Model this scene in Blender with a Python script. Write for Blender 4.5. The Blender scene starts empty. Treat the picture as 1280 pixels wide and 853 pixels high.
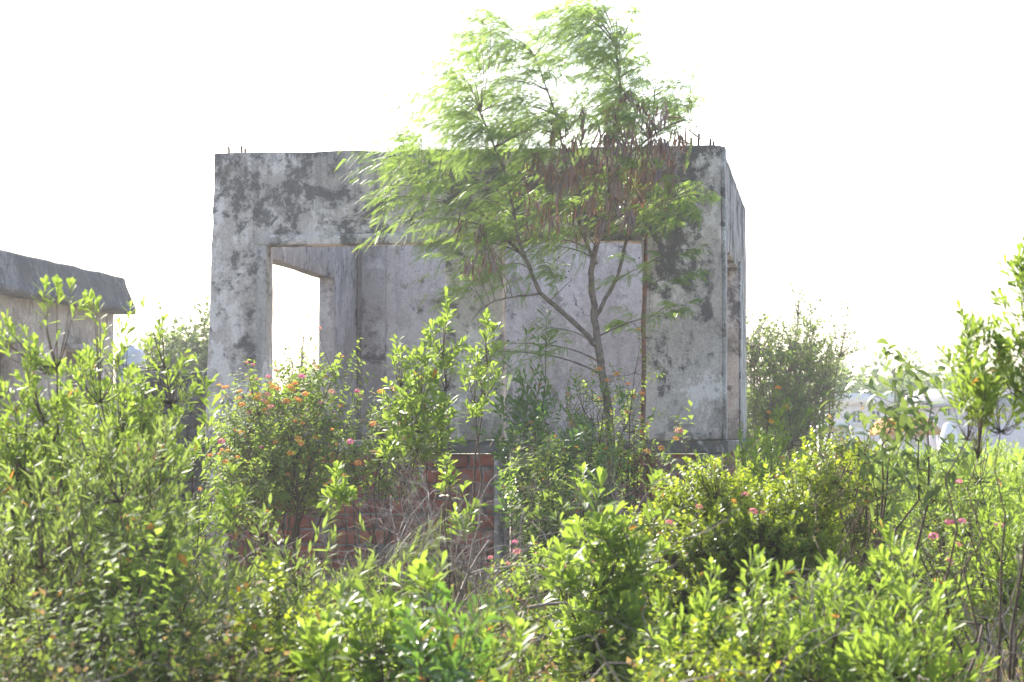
import bpy, math, numpy as np
from mathutils import Vector, Matrix, noise as mnoise
C = bpy.context.scene.collection
R = math.radians
PI = math.pi

# ------------------------------------------------------------------ camera
F = 2900.0
PITCH = math.atan(123.5 / F)
EYE = 1.5
HAZE = .0012
cd = bpy.data.cameras.new('camera')
cam = bpy.data.objects.new('camera', cd)
C.objects.link(cam)
cam.location = (0, 0, EYE)
cam.rotation_euler = (PI / 2 + PITCH, 0, 0)
cd.sensor_width = 36
cd.lens = 36 * F / 1280
cd.clip_start = 0.1
cd.clip_end = 3000
cd.dof.use_dof = True
cd.dof.focus_distance = 20.5
cd.dof.aperture_fstop = 6.3
bpy.context.scene.camera = cam


def at(px, py, Y):
    """world point seen at photograph pixel (px, py) at distance Y"""
    c, s = math.cos(PITCH), math.sin(PITCH)
    v = 426.5 - py
    d = ((px - 640.0), F * c - v * s, F * s + v * c)
    k = Y / d[1]
    return (d[0] * k, Y, EYE + d[2] * k)


# ------------------------------------------------------------------ mesh helpers
class Acc:
    def __init__(self):
        self.v = []
        self.f = []
        self.n = 0

    def add(self, verts, faces):
        """verts (n,3); faces: list of arrays (m,k) with local indices"""
        verts = np.asarray(verts, dtype=np.float32).reshape(-1, 3)
        for fa in faces:
            fa = np.asarray(fa, dtype=np.int32)
            if fa.size:
                self.f.append(fa + self.n)
        self.v.append(verts)
        self.n += len(verts)

    def box(self, x0, x1, y0, y1, z0, z1):
        v = [(x, y, z) for x in (x0, x1) for y in (y0, y1) for z in (z0, z1)]
        self.add(v, [[(0, 1, 3, 2), (4, 6, 7, 5), (0, 4, 5, 1), (2, 3, 7, 6), (0, 2, 6, 4), (1, 5, 7, 3)]])

    def obox(self, c, size, rot):
        v = np.array([(x, y, z) for x in (-.5, .5) for y in (-.5, .5) for z in (-.5, .5)]) * np.array(size)
        v = v @ np.array(rot).T + np.array(c)
        self.add(v, [[(0, 1, 3, 2), (4, 6, 7, 5), (0, 4, 5, 1), (2, 3, 7, 6), (0, 2, 6, 4), (1, 5, 7, 3)]])

    def tube(self, pts, radii, k=5):
        pts = np.asarray(pts, float)
        n = len(pts)
        t = np.gradient(pts, axis=0)
        t /= np.linalg.norm(t, axis=1, keepdims=True) + 1e-9
        ref = np.array([0.31, 0.87, 0.13]) if abs(t[0][2]) > .5 else np.array([0, 0.1, 1.0])
        a = np.cross(t, ref)
        a /= np.linalg.norm(a, axis=1, keepdims=True) + 1e-9
        b = np.cross(t, a)
        ang = np.arange(k) * 2 * PI / k
        r = np.asarray(radii, float).reshape(n, 1, 1)
        ring = pts[:, None, :] + r * (np.cos(ang)[None, :, None] * a[:, None, :] + np.sin(ang)[None, :, None] * b[:, None, :])
        i = np.arange(n - 1)[:, None] * k
        j = np.arange(k)[None, :]
        j2 = (j + 1) % k
        f = np.stack([i + j, i + j2, i + k + j2, i + k + j], -1).reshape(-1, 4)
        caps = [[list(range(k))[::-1]], [[(n - 1) * k + q for q in range(k)]]]
        self.add(ring.reshape(-1, 3), [f] + caps)

    def build(self, name, mat, parent=None, smooth=False):
        me = bpy.data.meshes.new(name)
        if self.n:
            v = np.concatenate(self.v)
            me.vertices.add(len(v))
            me.vertices.foreach_set('co', v.ravel())
            loops = np.concatenate([f.ravel() for f in self.f])
            tot = np.concatenate([np.full(len(f), f.shape[1], np.int32) for f in self.f])
            st = np.concatenate([[0], np.cumsum(tot)[:-1]]).astype(np.int32)
            me.loops.add(len(loops))
            me.loops.foreach_set('vertex_index', loops.astype(np.int32))
            me.polygons.add(len(tot))
            me.polygons.foreach_set('loop_start', st)
            try:
                me.polygons.foreach_set('loop_total', tot)
            except Exception:
                pass
            if smooth:
                me.polygons.foreach_set('use_smooth', np.ones(len(tot), bool))
            me.update(calc_edges=True)
        me.materials.append(mat)
        o = bpy.data.objects.new(name, me)
        C.objects.link(o)
        if parent:
            o.parent = parent
        return o


def tag(o, label=None, cat=None, group=None, kind=None):
    for k, v in (('label', label), ('category', cat), ('group', group), ('kind', kind)):
        if v:
            o[k] = v
    return o


def empty(name, loc, rz=0.0):
    o = bpy.data.objects.new(name, None)
    C.objects.link(o)
    o.location = loc
    o.rotation_euler = (0, 0, rz)
    o.empty_display_size = .2
    return o


def nrm(a):
    return a / (np.linalg.norm(a, axis=-1, keepdims=True) + 1e-9)


# ------------------------------------------------------------------ node helpers
class NT:
    def __init__(self, name):
        self.m = bpy.data.materials.new(name)
        self.m.use_nodes = True
        self.t = self.m.node_tree
        self.t.nodes.clear()
        self.out = self.t.nodes.new('ShaderNodeOutputMaterial')

    def n(self, kind, **kw):
        nd = self.t.nodes.new(kind)
        ins = kw.pop('ins', {})
        for k, v in kw.items():
            setattr(nd, k, v)
        for k, v in ins.items():
            if isinstance(v, bpy.types.NodeSocket):
                self.t.links.new(v, nd.inputs[k])
            else:
                nd.inputs[k].default_value = v
        return nd

    def link(self, a, b):
        self.t.links.new(a, b)

    def math(self, op, a, b=0.0, c=None, clamp=False):
        ins = {0: a, 1: b}
        if c is not None:
            ins[2] = c
        return self.n('ShaderNodeMath', operation=op, use_clamp=clamp, ins=ins).outputs[0]

    def noise(self, vec, scale, detail=5, rough=.6, dist=0.0):
        return self.n('ShaderNodeTexNoise', ins={'Vector': vec, 'Scale': scale, 'Detail': detail, 'Roughness': rough, 'Distortion': dist}).outputs[0]

    def step(self, v, lo, hi, a=0.0, b=1.0):
        return self.n('ShaderNodeMapRange', interpolation_type='SMOOTHSTEP', ins={0: v, 1: lo, 2: hi, 3: a, 4: b}).outputs[0]

    def mix(self, f, a, b, mode='MIX'):
        nd = self.n('ShaderNodeMix', data_type='RGBA', blend_type=mode)
        for s, v in ((nd.inputs[0], f), (nd.inputs[6], a), (nd.inputs[7], b)):
            if isinstance(v, bpy.types.NodeSocket):
                self.link(v, s)
            elif s.type == 'RGBA':
                s.default_value = tuple(v)[:3] + (1,)
            else:
                s.default_value = v
        return nd.outputs[2]

    def surf(self, sh):
        self.link(sh, self.out.inputs[0])
        return self.m


def c4(c):
    return tuple(c)[:3] + (1,)


def leaf_mat(name, dark, light, trans, old=(.35, .17, .03), old_amt=.03, tmix=.45, rough=.4, spec=.5, clump=2.5):
    t = NT(name)
    geo = t.n('ShaderNodeNewGeometry')
    tc = t.n('ShaderNodeTexCoord')
    rnd = geo.outputs['Random Per Island']
    big = t.noise(tc.outputs['Object'], clump, 2, .5)
    f = t.math('ADD', t.math('MULTIPLY', rnd, .6), t.math('MULTIPLY', big, .9))
    f = t.math('SUBTRACT', f, .25, clamp=True)
    col = t.mix(f, dark, light)
    oldf = t.math('GREATER_THAN', rnd, 1 - old_amt)
    col = t.mix(oldf, col, old)
    tcol = t.mix(f, [x * .75 for x in trans], trans)
    tcol = t.mix(oldf, tcol, [min(1, x * 1.5) for x in old])
    bs = t.n('ShaderNodeBsdfPrincipled', ins={'Base Color': col, 'Roughness': rough, 'Specular IOR Level': spec})
    tr = t.n('ShaderNodeBsdfTranslucent', ins={'Color': tcol})
    mx = t.n('ShaderNodeMixShader', ins={0: tmix, 1: bs.outputs[0], 2: tr.outputs[0]})
    return t.surf(mx.outputs[0])


def plain_mat(name, col, rough=.8, var=.35, scale=12.0, col2=None, bump=.3, spec=.3, metal=0.0, island=False):
    t = NT(name)
    tc = t.n('ShaderNodeTexCoord')
    n1 = t.noise(tc.outputs['Object'], scale, 6, .65)
    c2 = col2 or [x * (1 - var) for x in col]
    fac = t.step(n1, .35, .65)
    if island:
        g = t.n('ShaderNodeNewGeometry')
        fac = t.math('MULTIPLY', t.math('ADD', fac, g.outputs['Random Per Island']), .5)
    cc = t.mix(fac, col, c2)
    bp = t.n('ShaderNodeBump', ins={'Strength': bump, 'Distance': .01, 'Height': n1})
    bs = t.n('ShaderNodeBsdfPrincipled', ins={'Base Color': cc, 'Roughness': rough, 'Specular IOR Level': spec, 'Metallic': metal, 'Normal': bp.outputs[0]})
    return t.surf(bs.outputs[0])


def concrete(name, base=(.60, .515, .465), pale=(.78, .70, .65), dark=(.065, .058, .058), amount=.0, blobs=(), top=2.81, warm=(.33, .27, .22)):
    t = NT(name)
    tc = t.n('ShaderNodeTexCoord')
    P = tc.outputs['Object']
    sp = t.n('ShaderNodeSeparateXYZ', ins={0: P})
    z = sp.outputs[2]
    # broad tone
    n_b = t.noise(P, .9, 4, .6)
    col = t.mix(t.step(n_b, .4, .62), base, [x * .82 for x in base])
    n_w = t.noise(P, 1.7, 5, .6, .4)
    col = t.mix(t.step(n_w, .56, .72, 0, .6), col, warm)
    # pale worn lime patches
    mp = t.n('ShaderNodeMapping', ins={0: P, 1: (3.1, 7.7, 1.3), 3: (1, 1, .7)})
    n_p = t.noise(mp.outputs[0], 2.1, 9, .72, .3)
    col = t.mix(t.step(n_p, .52, .55, 0, .85), col, pale)
    # streaks running down
    ms = t.n('ShaderNodeMapping', ins={0: P, 3: (5, 5, .45)})
    n_s = t.noise(ms.outputs[0], 1.4, 5, .6)
    col = t.mix(t.step(n_s, .5, .75, 0, .45), col, [x * 3.2 for x in dark])
    # black mould; one blob on the back wall is painted shade instead
    n_m0 = t.noise(P, 1.5, 11, .74, .6)
    n_m1 = t.noise(P, 7.0, 9, .75, .3)
    n_m = t.math('ADD', n_m0, t.math('MULTIPLY', t.math('SUBTRACT', n_m1, .5), .55))
    zb = t.n('ShaderNodeMapRange', ins={0: z, 1: top - 1.3, 2: top, 3: 0, 4: .03}).outputs[0]
    topb = t.n('ShaderNodeMapRange', ins={0: z, 1: top - .16, 2: top, 3: 0, 4: .07}).outputs[0]
    m = t.math('ADD', t.math('ADD', n_m, zb), topb)
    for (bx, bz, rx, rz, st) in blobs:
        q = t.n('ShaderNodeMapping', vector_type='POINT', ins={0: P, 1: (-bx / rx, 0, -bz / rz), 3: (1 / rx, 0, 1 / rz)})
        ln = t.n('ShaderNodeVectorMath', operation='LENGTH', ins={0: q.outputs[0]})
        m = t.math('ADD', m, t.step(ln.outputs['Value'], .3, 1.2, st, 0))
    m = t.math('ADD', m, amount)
    col = t.mix(t.step(m, .53, .59, 0, .84), col, dark)
    col = t.mix(t.step(m, .47, .56, 0, .35), col, [x * 2.2 for x in dark])
    n_f = t.noise(P, 38, 4, .7)
    mt_ = t.n('ShaderNodeMapping', ins={0: P, 3: (8, 8, .28)})
    n_t = t.noise(mt_.outputs[0], 1.0, 6, .7)
    n_l = t.noise(P, 1.1, 3, .5)
    zt_ = t.n('ShaderNodeMapRange', ins={0: z, 1: top - 1.2, 2: top, 3: -.16, 4: .05}).outputs[0]
    col = t.mix(t.step(t.math('ADD', t.math('ADD', n_t, zt_), t.math('MULTIPLY', t.math('SUBTRACT', n_l, .5), .35)), .53, .62, 0, .38), col, [x * 1.3 for x in dark])
    foot = t.n('ShaderNodeMapRange', ins={0: z, 1: 0, 2: .5, 3: .14, 4: 0}).outputs[0]
    col = t.mix(t.step(t.math('ADD', t.noise(P, 3.3, 7, .7), foot), .56, .64, 0, .6), col, (.15, .125, .10))
    vo = t.n('ShaderNodeTexVoronoi', feature='DISTANCE_TO_EDGE', ins={'Vector': t.n('ShaderNodeVectorMath', operation='ADD', ins={0: P, 1: t.n('ShaderNodeVectorMath', operation='SCALE', ins={0: t.n('ShaderNodeTexNoise', ins={'Vector': P, 'Scale': 3.0, 'Detail': 6}).outputs[1], 'Scale': .45}).outputs[0]}).outputs[0], 'Scale': .55})
    crack = t.math('MULTIPLY', t.step(vo.outputs['Distance'], .0, .0035, .8, 0), t.step(t.noise(P, .8, 2, .5), .56, .60))
    col = t.mix(crack, col, (.05, .045, .04))
    n_g = t.noise(P, 11, 6, .75)
    col = t.mix(.2, col, t.mix(t.step(n_g, .3, .7), (.15, .15, .15), (.85, .85, .85)), 'OVERLAY')
    col = t.mix(.3, col, t.mix(t.step(n_f, .3, .7), (.2, .2, .2), (.8, .8, .8)), 'OVERLAY')
    hb = t.math('ADD', t.math('MULTIPLY', n_f, .5), t.math('MULTIPLY', n_p, 1.2))
    bp = t.n('ShaderNodeBump', ins={'Strength': .55, 'Distance': .012, 'Height': hb})
    bs = t.n('ShaderNodeBsdfPrincipled', ins={'Base Color': col, 'Roughness': .92, 'Specular IOR Level': .25, 'Normal': bp.outputs[0]})
    return t.surf(bs.outputs[0])


def brick_mat():
    t = NT('red_brick')
    g = t.n('ShaderNodeNewGeometry')
    tc = t.n('ShaderNodeTexCoord')
    n1 = t.noise(tc.outputs['Object'], 9, 8, .75)
    col = t.mix(g.outputs['Random Per Island'], (.38, .09, .045), (.20, .05, .03))
    col = t.mix(t.step(n1, .5, .62, 0, .75), col, (.07, .045, .035))
    n2 = t.noise(tc.outputs['Object'], 3.2, 6, .7)
    col = t.mix(t.step(n2, .5, .6, 0, .75), col, (.25, .20, .17))
    bp = t.n('ShaderNodeBump', ins={'Strength': .5, 'Distance': .01, 'Height': n1})
    bs = t.n('ShaderNodeBsdfPrincipled', ins={'Base Color': col, 'Roughness': .9, 'Normal': bp.outputs[0]})
    return t.surf(bs.outputs[0])


M = {}
M['wedge'] = leaf_mat('wedge_leaf', (.068, .125, .014), (.125, .195, .022), (.42, .58, .07), tmix=.48, rough=.46, spec=.32, old_amt=.008)
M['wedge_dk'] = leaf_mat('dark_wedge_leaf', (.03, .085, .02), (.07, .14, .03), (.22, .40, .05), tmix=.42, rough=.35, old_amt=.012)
M['willow'] = leaf_mat('grey_green_leaf', (.07, .11, .028), (.11, .165, .04), (.36, .47, .09), tmix=.45, rough=.5, spec=.3, old_amt=.012)
M['lantana'] = leaf_mat('lantana_leaf', (.065, .11, .02), (.13, .19, .03), (.44, .60, .08), tmix=.5, rough=.6, spec=.3, old_amt=.02, old=(.4, .2, .04))
M['small'] = leaf_mat('small_round_leaf', (.09, .15, .012), (.15, .21, .02), (.56, .68, .05), tmix=.5, rough=.42, old_amt=.01)
M['feather'] = leaf_mat('feathery_leaflet', (.05, .115, .035), (.095, .165, .04), (.42, .60, .10), tmix=.52, rough=.45, old_amt=.008, clump=1.4)
M['compound'] = leaf_mat('drooping_leaf', (.04, .09, .025), (.08, .13, .03), (.28, .38, .07), tmix=.42, rough=.38, old_amt=.01)
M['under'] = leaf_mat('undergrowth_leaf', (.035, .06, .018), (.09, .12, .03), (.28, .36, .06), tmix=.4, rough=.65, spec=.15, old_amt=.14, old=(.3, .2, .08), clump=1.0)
M['far'] = leaf_mat('far_tree_leaf', (.06, .10, .025), (.10, .145, .035), (.34, .46, .09), tmix=.42, rough=.6, old_amt=.0)
M['grass'] = leaf_mat('dry_grass_blade', (.12, .12, .04), (.25, .22, .10), (.40, .38, .14), tmix=.4, rough=.6, old_amt=.2, old=(.4, .3, .16))
M['pod'] = leaf_mat('seed_pod', (.085, .058, .045), (.36, .21, .15), (.36, .17, .11), tmix=.25, rough=.3, spec=.8, old_amt=.05, old=(.32, .12, .07), clump=5)
M['bark'] = plain_mat('grey_brown_bark', (.25, .19, .15), col2=(.12, .09, .07), scale=20)
M['twig'] = plain_mat('young_stem_bark', (.11, .065, .04), col2=(.06, .04, .025), scale=25)
M['dry'] = plain_mat('dead_twig', (.36, .30, .26), col2=(.17, .13, .11), scale=14)
M['redbark'] = plain_mat('rusty_red_bark', (.26, .085, .045), col2=(.075, .04, .03), scale=9, rough=.5, spec=.5)
M['rust'] = plain_mat('rusted_steel', (.16, .06, .03), col2=(.05, .03, .025), scale=30, rough=.8)
M['brick'] = brick_mat()
M['mortar'] = plain_mat('cement_mortar', (.30, .27, .245), col2=(.08, .075, .07), scale=5)


def floret_mat(name, a, b):
    t = NT(name)
    g = t.n('ShaderNodeNewGeometry')
    col = t.mix(t.step(g.outputs['Random Per Island'], .35, .65), a, b)
    bs = t.n('ShaderNodeBsdfPrincipled', ins={'Base Color': col, 'Roughness': .6, 'Specular IOR Level': .2})
    tr = t.n('ShaderNodeBsdfTranslucent', ins={'Color': col})
    mx = t.n('ShaderNodeMixShader', ins={0: .5, 1: bs.outputs[0], 2: tr.outputs[0]})
    return t.surf(mx.outputs[0])


M['fl_orange'] = floret_mat('orange_floret', (.90, .27, .06), (.92, .45, .12))
M['fl_pink'] = floret_mat('pink_floret', (.88, .16, .36), (.90, .34, .42))
M['fl_yellow'] = floret_mat('amber_floret', (.85, .48, .06), (.80, .30, .08))
M['fl_pale'] = floret_mat('pale_pink_floret', (.85, .42, .38), (.85, .25, .28))

# ------------------------------------------------------------------ leaves
BROAD = dict(  # obovate leaf with folded midrib
    v=np.array([(0, 0, 0), (-.5, .42, .10), (0, .42, 0), (.5, .42, .10), (-.92, .76, .14), (0, .76, 0), (.92, .76, .14), (0, 1, .02)]),
    f=[np.array([(0, 2, 1), (0, 3, 2), (4, 5, 7), (5, 6, 7)]), np.array([(1, 2, 5, 4), (2, 3, 6, 5)])])
LANCE = dict(
    v=np.array([(0, 0, 0), (-.9, .3, .10), (0, .3, 0), (.9, .3, .10), (-.85, .62, .10), (0, .62, 0), (.85, .62, .10), (0, 1, 0)]),
    f=[np.array([(0, 2, 1), (0, 3, 2), (4, 5, 7), (5, 6, 7)]), np.array([(1, 2, 5, 4), (2, 3, 6, 5)])])
OVATE = dict(
    v=np.array([(0, 0, 0), (-1, .38, .2), (0, .38, 0), (1, .38, .2), (0, 1, -.05)]),
    f=[np.array([(0, 2, 1), (0, 3, 2), (1, 2, 4), (2, 3, 4)])])
FLAT = dict(
    v=np.array([(0, 0, 0), (-1, .45, .15), (0, 1, 0), (1, .45, .15)]),
    f=[np.array([(0, 3, 2, 1)])])


def put_leaves(acc, tpl, pos, dirs, up, L, Wd, droop):
    """tpl placed at each pos; L length, Wd half width, droop bend (fraction of L)"""
    n = len(pos)
    if n == 0:
        return
    dirs = nrm(np.asarray(dirs, float))
    side = nrm(np.cross(dirs, up))
    up2 = np.cross(side, dirs)
    v = tpl['v']
    k = len(v)
    L = np.broadcast_to(np.asarray(L, float), (n,))[:, None, None]
    Wd = np.broadcast_to(np.asarray(Wd, float), (n,))[:, None, None]
    dr = np.broadcast_to(np.asarray(droop, float), (n,))[:, None, None]
    x, y, z = v[:, 0][None, :, None], v[:, 1][None, :, None], v[:, 2][None, :, None]
    V = np.asarray(pos)[:, None, :] + side[:, None, :] * x * Wd + dirs[:, None, :] * y * L + up2[:, None, :] * (z * Wd * 1.5 - dr * y * y * L)
    off = (np.arange(n) * k)[:, None, None]
    acc.add(V.reshape(-1, 3), [(f[None] + off).reshape(-1, f.shape[1]) for f in tpl['f']])


SP = {
    'wedge': dict(tpl=BROAD, n=15, L=(.055, .085), W=.0105, shoot=.12, ang=(25, 60), mat='wedge', droop=.05),
    'wedge_dk': dict(tpl=BROAD, n=15, L=(.06, .09), W=.012, shoot=.13, ang=(30, 75), mat='wedge_dk', droop=.1),
    'rosette': dict(tpl=BROAD, n=13, L=(.06, .10), W=.014, shoot=.07, ang=(25, 75), mat='wedge', droop=.08),
    'willow': dict(tpl=LANCE, n=16, L=(.05, .085), W=.0075, shoot=.20, ang=(25, 55), mat='willow', droop=.08),
    'lantana': dict(tpl=OVATE, n=10, L=(.035, .06), W=.014, shoot=.13, ang=(50, 95), mat='lantana', droop=.2),
    'small': dict(tpl=OVATE, n=16, L=(.026, .042), W=.011, shoot=.12, ang=(35, 80), mat='small', droop=.1),
    'compound': dict(tpl=LANCE, n=12, L=(.075, .12), W=.016, shoot=.34, ang=(55, 100), mat='compound', droop=.35),
    'under': dict(tpl=OVATE, n=12, L=(.03, .06), W=.012, shoot=.14, ang=(35, 85), mat='under', droop=.15),
}


def shoots(acc, rg, sp, pos, dirs, scale=1.0, flop=0.0):
    """leafy shoots: pos/dirs of shoot starts; leaves spiral round and crowd at the tip"""
    n, T = sp['n'], len(pos)
    if T == 0:
        return
    dirs = nrm(dirs)
    rf = rg.normal(size=(T, 3))
    a = nrm(np.cross(dirs, rf))
    b = np.cross(dirs, a)
    s = (np.arange(n) / n)[None, :] ** .8 * np.ones((T, 1))
    ph = np.arange(n)[None, :] * 2.4 + rg.uniform(0, 6.28, (T, 1)) + rg.normal(0, .25, (T, n))
    lo, hi = sp['ang']
    th = np.radians(hi + (lo - hi) * s + rg.normal(0, 9, (T, n)))
    radial = np.cos(ph)[..., None] * a[:, None, :] + np.sin(ph)[..., None] * b[:, None, :]
    d = np.cos(th)[..., None] * dirs[:, None, :] + np.sin(th)[..., None] * radial
    d[..., 2] -= flop
    up = dirs[:, None, :] * .9 + rg.normal(0, .18, (T, n, 3)) + np.array([0, 0, .25])
    sc = (scale * rg.uniform(.8, 1.15, (T, 1)))
    L = rg.uniform(sp['L'][0], sp['L'][1], (T, n)) * sc * (1 - .35 * s ** 4)
    p = pos[:, None, :] + dirs[:, None, :] * (s * sp['shoot'] * sc)[..., None]
    W = sp['W'] * sc * rg.uniform(.75, 1.2, (T, n))
    keep = (rg.uniform(size=T * n) > np.repeat(rg.uniform(0, .45, T), n))
    L = L.ravel() * np.where(rg.uniform(size=T * n) < .12, rg.uniform(.35, .8, T * n), 1)
    put_leaves(acc, sp['tpl'], p.reshape(-1, 3)[keep], d.reshape(-1, 3)[keep], up.reshape(-1, 3)[keep], L[keep], W.ravel()[keep], rg.normal(sp['droop'], .12, T * n)[keep])


def shrub_geo(rg, sp, H, Rx, Ry, n_tips, limbs=9, low=.12, blob=.42, up=.6, scale=1.0, stemr=.011, lean=(0, 0), shell=.45, flop=0.0, cone=.38, vary=.28):
    """returns stems Acc, leaves Acc, tip positions/directions"""
    st, lf = Acc(), Acc()
    limb_pts = []
    blobs = []
    for i in range(limbs):
        an = 2 * PI * (i + rg.uniform(-.35, .35)) / limbs
        rr = math.sqrt(rg.uniform(.03, 1)) * (1 - blob * .75)
        hh = H * (1 - blob * .5) * (1 - cone * rr ** 2) * rg.uniform(1 - vary, 1.0) if i else H * (1 - blob * .42)
        end = np.array([math.cos(an) * rr * Rx + lean[0] * hh, math.sin(an) * rr * Ry + lean[1] * hh, hh])
        base = np.array([math.cos(an) * .10 * Rx, math.sin(an) * .10 * Ry, -.04])
        mid = base * .35 + end * .5 + np.array([0, 0, hh * .12]) + rg.normal(0, .12, 3) * np.array([1, 1, .4])
        t = np.linspace(0, 1, 9)[:, None]
        c = (1 - t) ** 2 * base + 2 * t * (1 - t) * mid + t * t * end
        c[1:-1] += rg.normal(0, .012, (7, 3)) * (1 + H * .3)
        st.tube(c, np.linspace(stemr * (.7 + .4 * H / 2), stemr * .3, 9), 5)
        limb_pts.append(c)
        blobs.append(end)
        # lower blob on the way
        blobs.append(c[5] + rg.normal(0, .1, 3) * np.array([Rx, Ry, .4]))
    LP = np.concatenate([c[2:] for c in limb_pts])
    tips, dirs = [], []
    k = 0
    while len(tips) < n_tips and k < n_tips * 6:
        k += 1
        b = blobs[rg.integers(len(blobs))]
        q = nrm(rg.normal(size=3)) * (shell + (1 - shell) * rg.uniform() ** .6)
        p = b + q * np.array([Rx, Ry, H * .5]) * blob
        if p[2] < low * H or p[2] > H * 1.02:
            continue
        dd = np.linalg.norm(LP - p, axis=1) + np.where(LP[:, 2] > p[2] + .02, .6, 0)
        a = LP[dd.argmin()]
        d = nrm(nrm(p - a + 1e-6) * (1 - up) + q * .35 + np.array([0, 0, up]) + rg.normal(0, .24, 3))
        tips.append(p)
        dirs.append(d)
        m = (a + p) / 2 - np.array([0, 0, .04])
        t = np.linspace(0, 1, 4)[:, None]
        c = (1 - t) ** 2 * a + 2 * t * (1 - t) * m + t * t * p
        c = np.vstack([c, p + d * sp['shoot'] * scale * .85])
        st.tube(c, np.linspace(stemr * .32, stemr * .12, 5), 3)
    tips, dirs = np.array(tips), np.array(dirs)
    shoots(lf, rg, sp, tips, dirs, scale, flop)
    return st, lf, tips, dirs


# flower heads : shared meshes
def flower_head_mesh(name, mat, seed, r=.026):
    rg = np.random.default_rng(seed)
    a = Acc()
    n = 20
    i = np.arange(n) + .5
    ph = np.arccos(1 - i / n * 1.05)
    th = PI * (1 + 5 ** .5) * i
    d = np.stack([np.cos(th) * np.sin(ph), np.sin(th) * np.sin(ph), np.cos(ph)], 1)
    for k in range(n):
        c = d[k] * r * np.array([1, 1, .6])
        s = nrm(np.cross(d[k], (0.3, .2, .9)))
        u = np.cross(s, d[k])
        q = rg.uniform(.28, .36) * r
        v = [c + d[k] * .15 * q] + [c + (s * math.cos(w) + u * math.sin(w)) * q * (1 if e % 2 else .75) + d[k] * q * .2 for e, w in enumerate(np.arange(8) * PI / 4)]
        a.add(v, [[(0, 1 + e, 1 + (e + 1) % 8) for e in range(8)]])
    o = a.build(name, mat)
    me = o.data
    bpy.data.objects.remove(o)
    return me


FL = {k: flower_head_mesh('flower_head', M[k], j) for j, k in enumerate(('fl_orange', 'fl_pink', 'fl_yellow', 'fl_pale'))}
FLNAME = {'fl_orange': 'orange flower head', 'fl_pink': 'pink flower head', 'fl_yellow': 'amber flower head', 'fl_pale': 'pale pink flower head'}


def flower(parent, p, d, kind, s=1.0):
    o = bpy.data.objects.new('flower_head', FL[kind])
    C.objects.link(o)
    o.parent = parent
    o.location = tuple(p)
    o.rotation_euler = Vector(tuple(d)).to_track_quat('Z', 'Y').to_euler()
    o.scale = (s, s, s)
    o['label'] = FLNAME[kind]


def ground_z(x, y):
    return 0.06 * mnoise.noise(Vector((x * .35, y * .35, 0))) + .02 * mnoise.noise(Vector((x * 1.7, y * 1.7, 3)))


def shrub(name, label, cat, px, py, wpx, Y, kind, tips, seed, group=None, flowers=None, flower_s=1.0, depth=1.0, base_px=None, **kw):
    rg = np.random.default_rng(seed)
    top = at(px, py, Y)
    x0 = at(base_px, py, Y)[0] if base_px is not None else top[0]
    gz = ground_z(x0, Y)
    H = top[2] - gz
    Rx = wpx / 2 / F * Y
    root = empty(name, (x0, Y, gz))
    tag(root, label, cat, group)
    sp = SP[kind]
    tips = int(tips * (2.0 if kind != 'small' else 2.0))
    if 'scale' not in kw and kind in ('wedge', 'willow', 'rosette'):
        kw['scale'] = .78 + .38 * ((seed * 37) % 11) / 10
    if base_px is not None:
        kw['lean'] = ((top[0] - x0) / H, 0)
    st, lf, tp, td = shrub_geo(rg, sp, H, Rx, Rx * depth, tips, **kw)
    st.build('stem', M['twig'], root)
    lf.build('foliage', M[sp['mat']], root)
    if flowers:
        rad = np.hypot(tp[:, 0], tp[:, 1]) / Rx
        score = tp[:, 2] / H * 1.1 - tp[:, 1] * .45 / Rx + .25 * rad + rg.normal(0, .12, len(tp))
        order = np.argsort(-score)
        j = 0
        for kd, cnt in flowers:
            for _ in range(cnt):
                if j >= len(order):
                    break
                i = order[j]
                j += 1
                flower(root, tp[i] + td[i] * (sp['shoot'] * .95), td[i] * .5 + np.array([0, -.3, .6]), kd, flower_s * rg.uniform(.55, 1.1))
    return root


# ------------------------------------------------------------------ ground
def make_ground():
    a = Acc()
    xs = np.concatenate([-np.geomspace(900, 12, 22), np.linspace(-11, 11, 56), np.geomspace(12, 900, 22)])
    ys = np.concatenate([np.linspace(-6, 32, 90), np.geomspace(33, 1600, 36)])
    V = np.array([(x, y, ground_z(x, y) if y < 60 else 0) for y in ys for x in xs])
    nx = len(xs)
    i = np.arange(len(ys) - 1)[:, None] * nx + np.arange(nx - 1)[None, :]
    a.add(V, [np.stack([i, i + 1, i + nx + 1, i + nx], -1).reshape(-1, 4)])
    t = NT('sandy_soil')
    tc = t.n('ShaderNodeTexCoord')
    P = tc.outputs['Object']
    n1 = t.noise(P, .8, 6, .6)
    n2 = t.noise(P, 14, 6, .7)
    n3 = t.noise(P, 90, 3, .7)
    col = t.mix(t.step(n1, .4, .65), (.33, .25, .18), (.20, .16, .11))
    col = t.mix(t.step(n2, .5, .62, 0, .7), col, (.10, .10, .05))
    col = t.mix(t.step(n3, .45, .7, 0, .5), col, (.42, .35, .27))
    h = t.math('ADD', n2, t.math('MULTIPLY', n3, .4))
    bp = t.n('ShaderNodeBump', ins={'Strength': .7, 'Distance': .03, 'Height': h})
    bs = t.n('ShaderNodeBsdfPrincipled', ins={'Base Color': col, 'Roughness': .95, 'Normal': bp.outputs[0]})
    o = a.build('ground', t.surf(bs.outputs[0]), smooth=True)
    tag(o, kind='structure')


make_ground()


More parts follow.
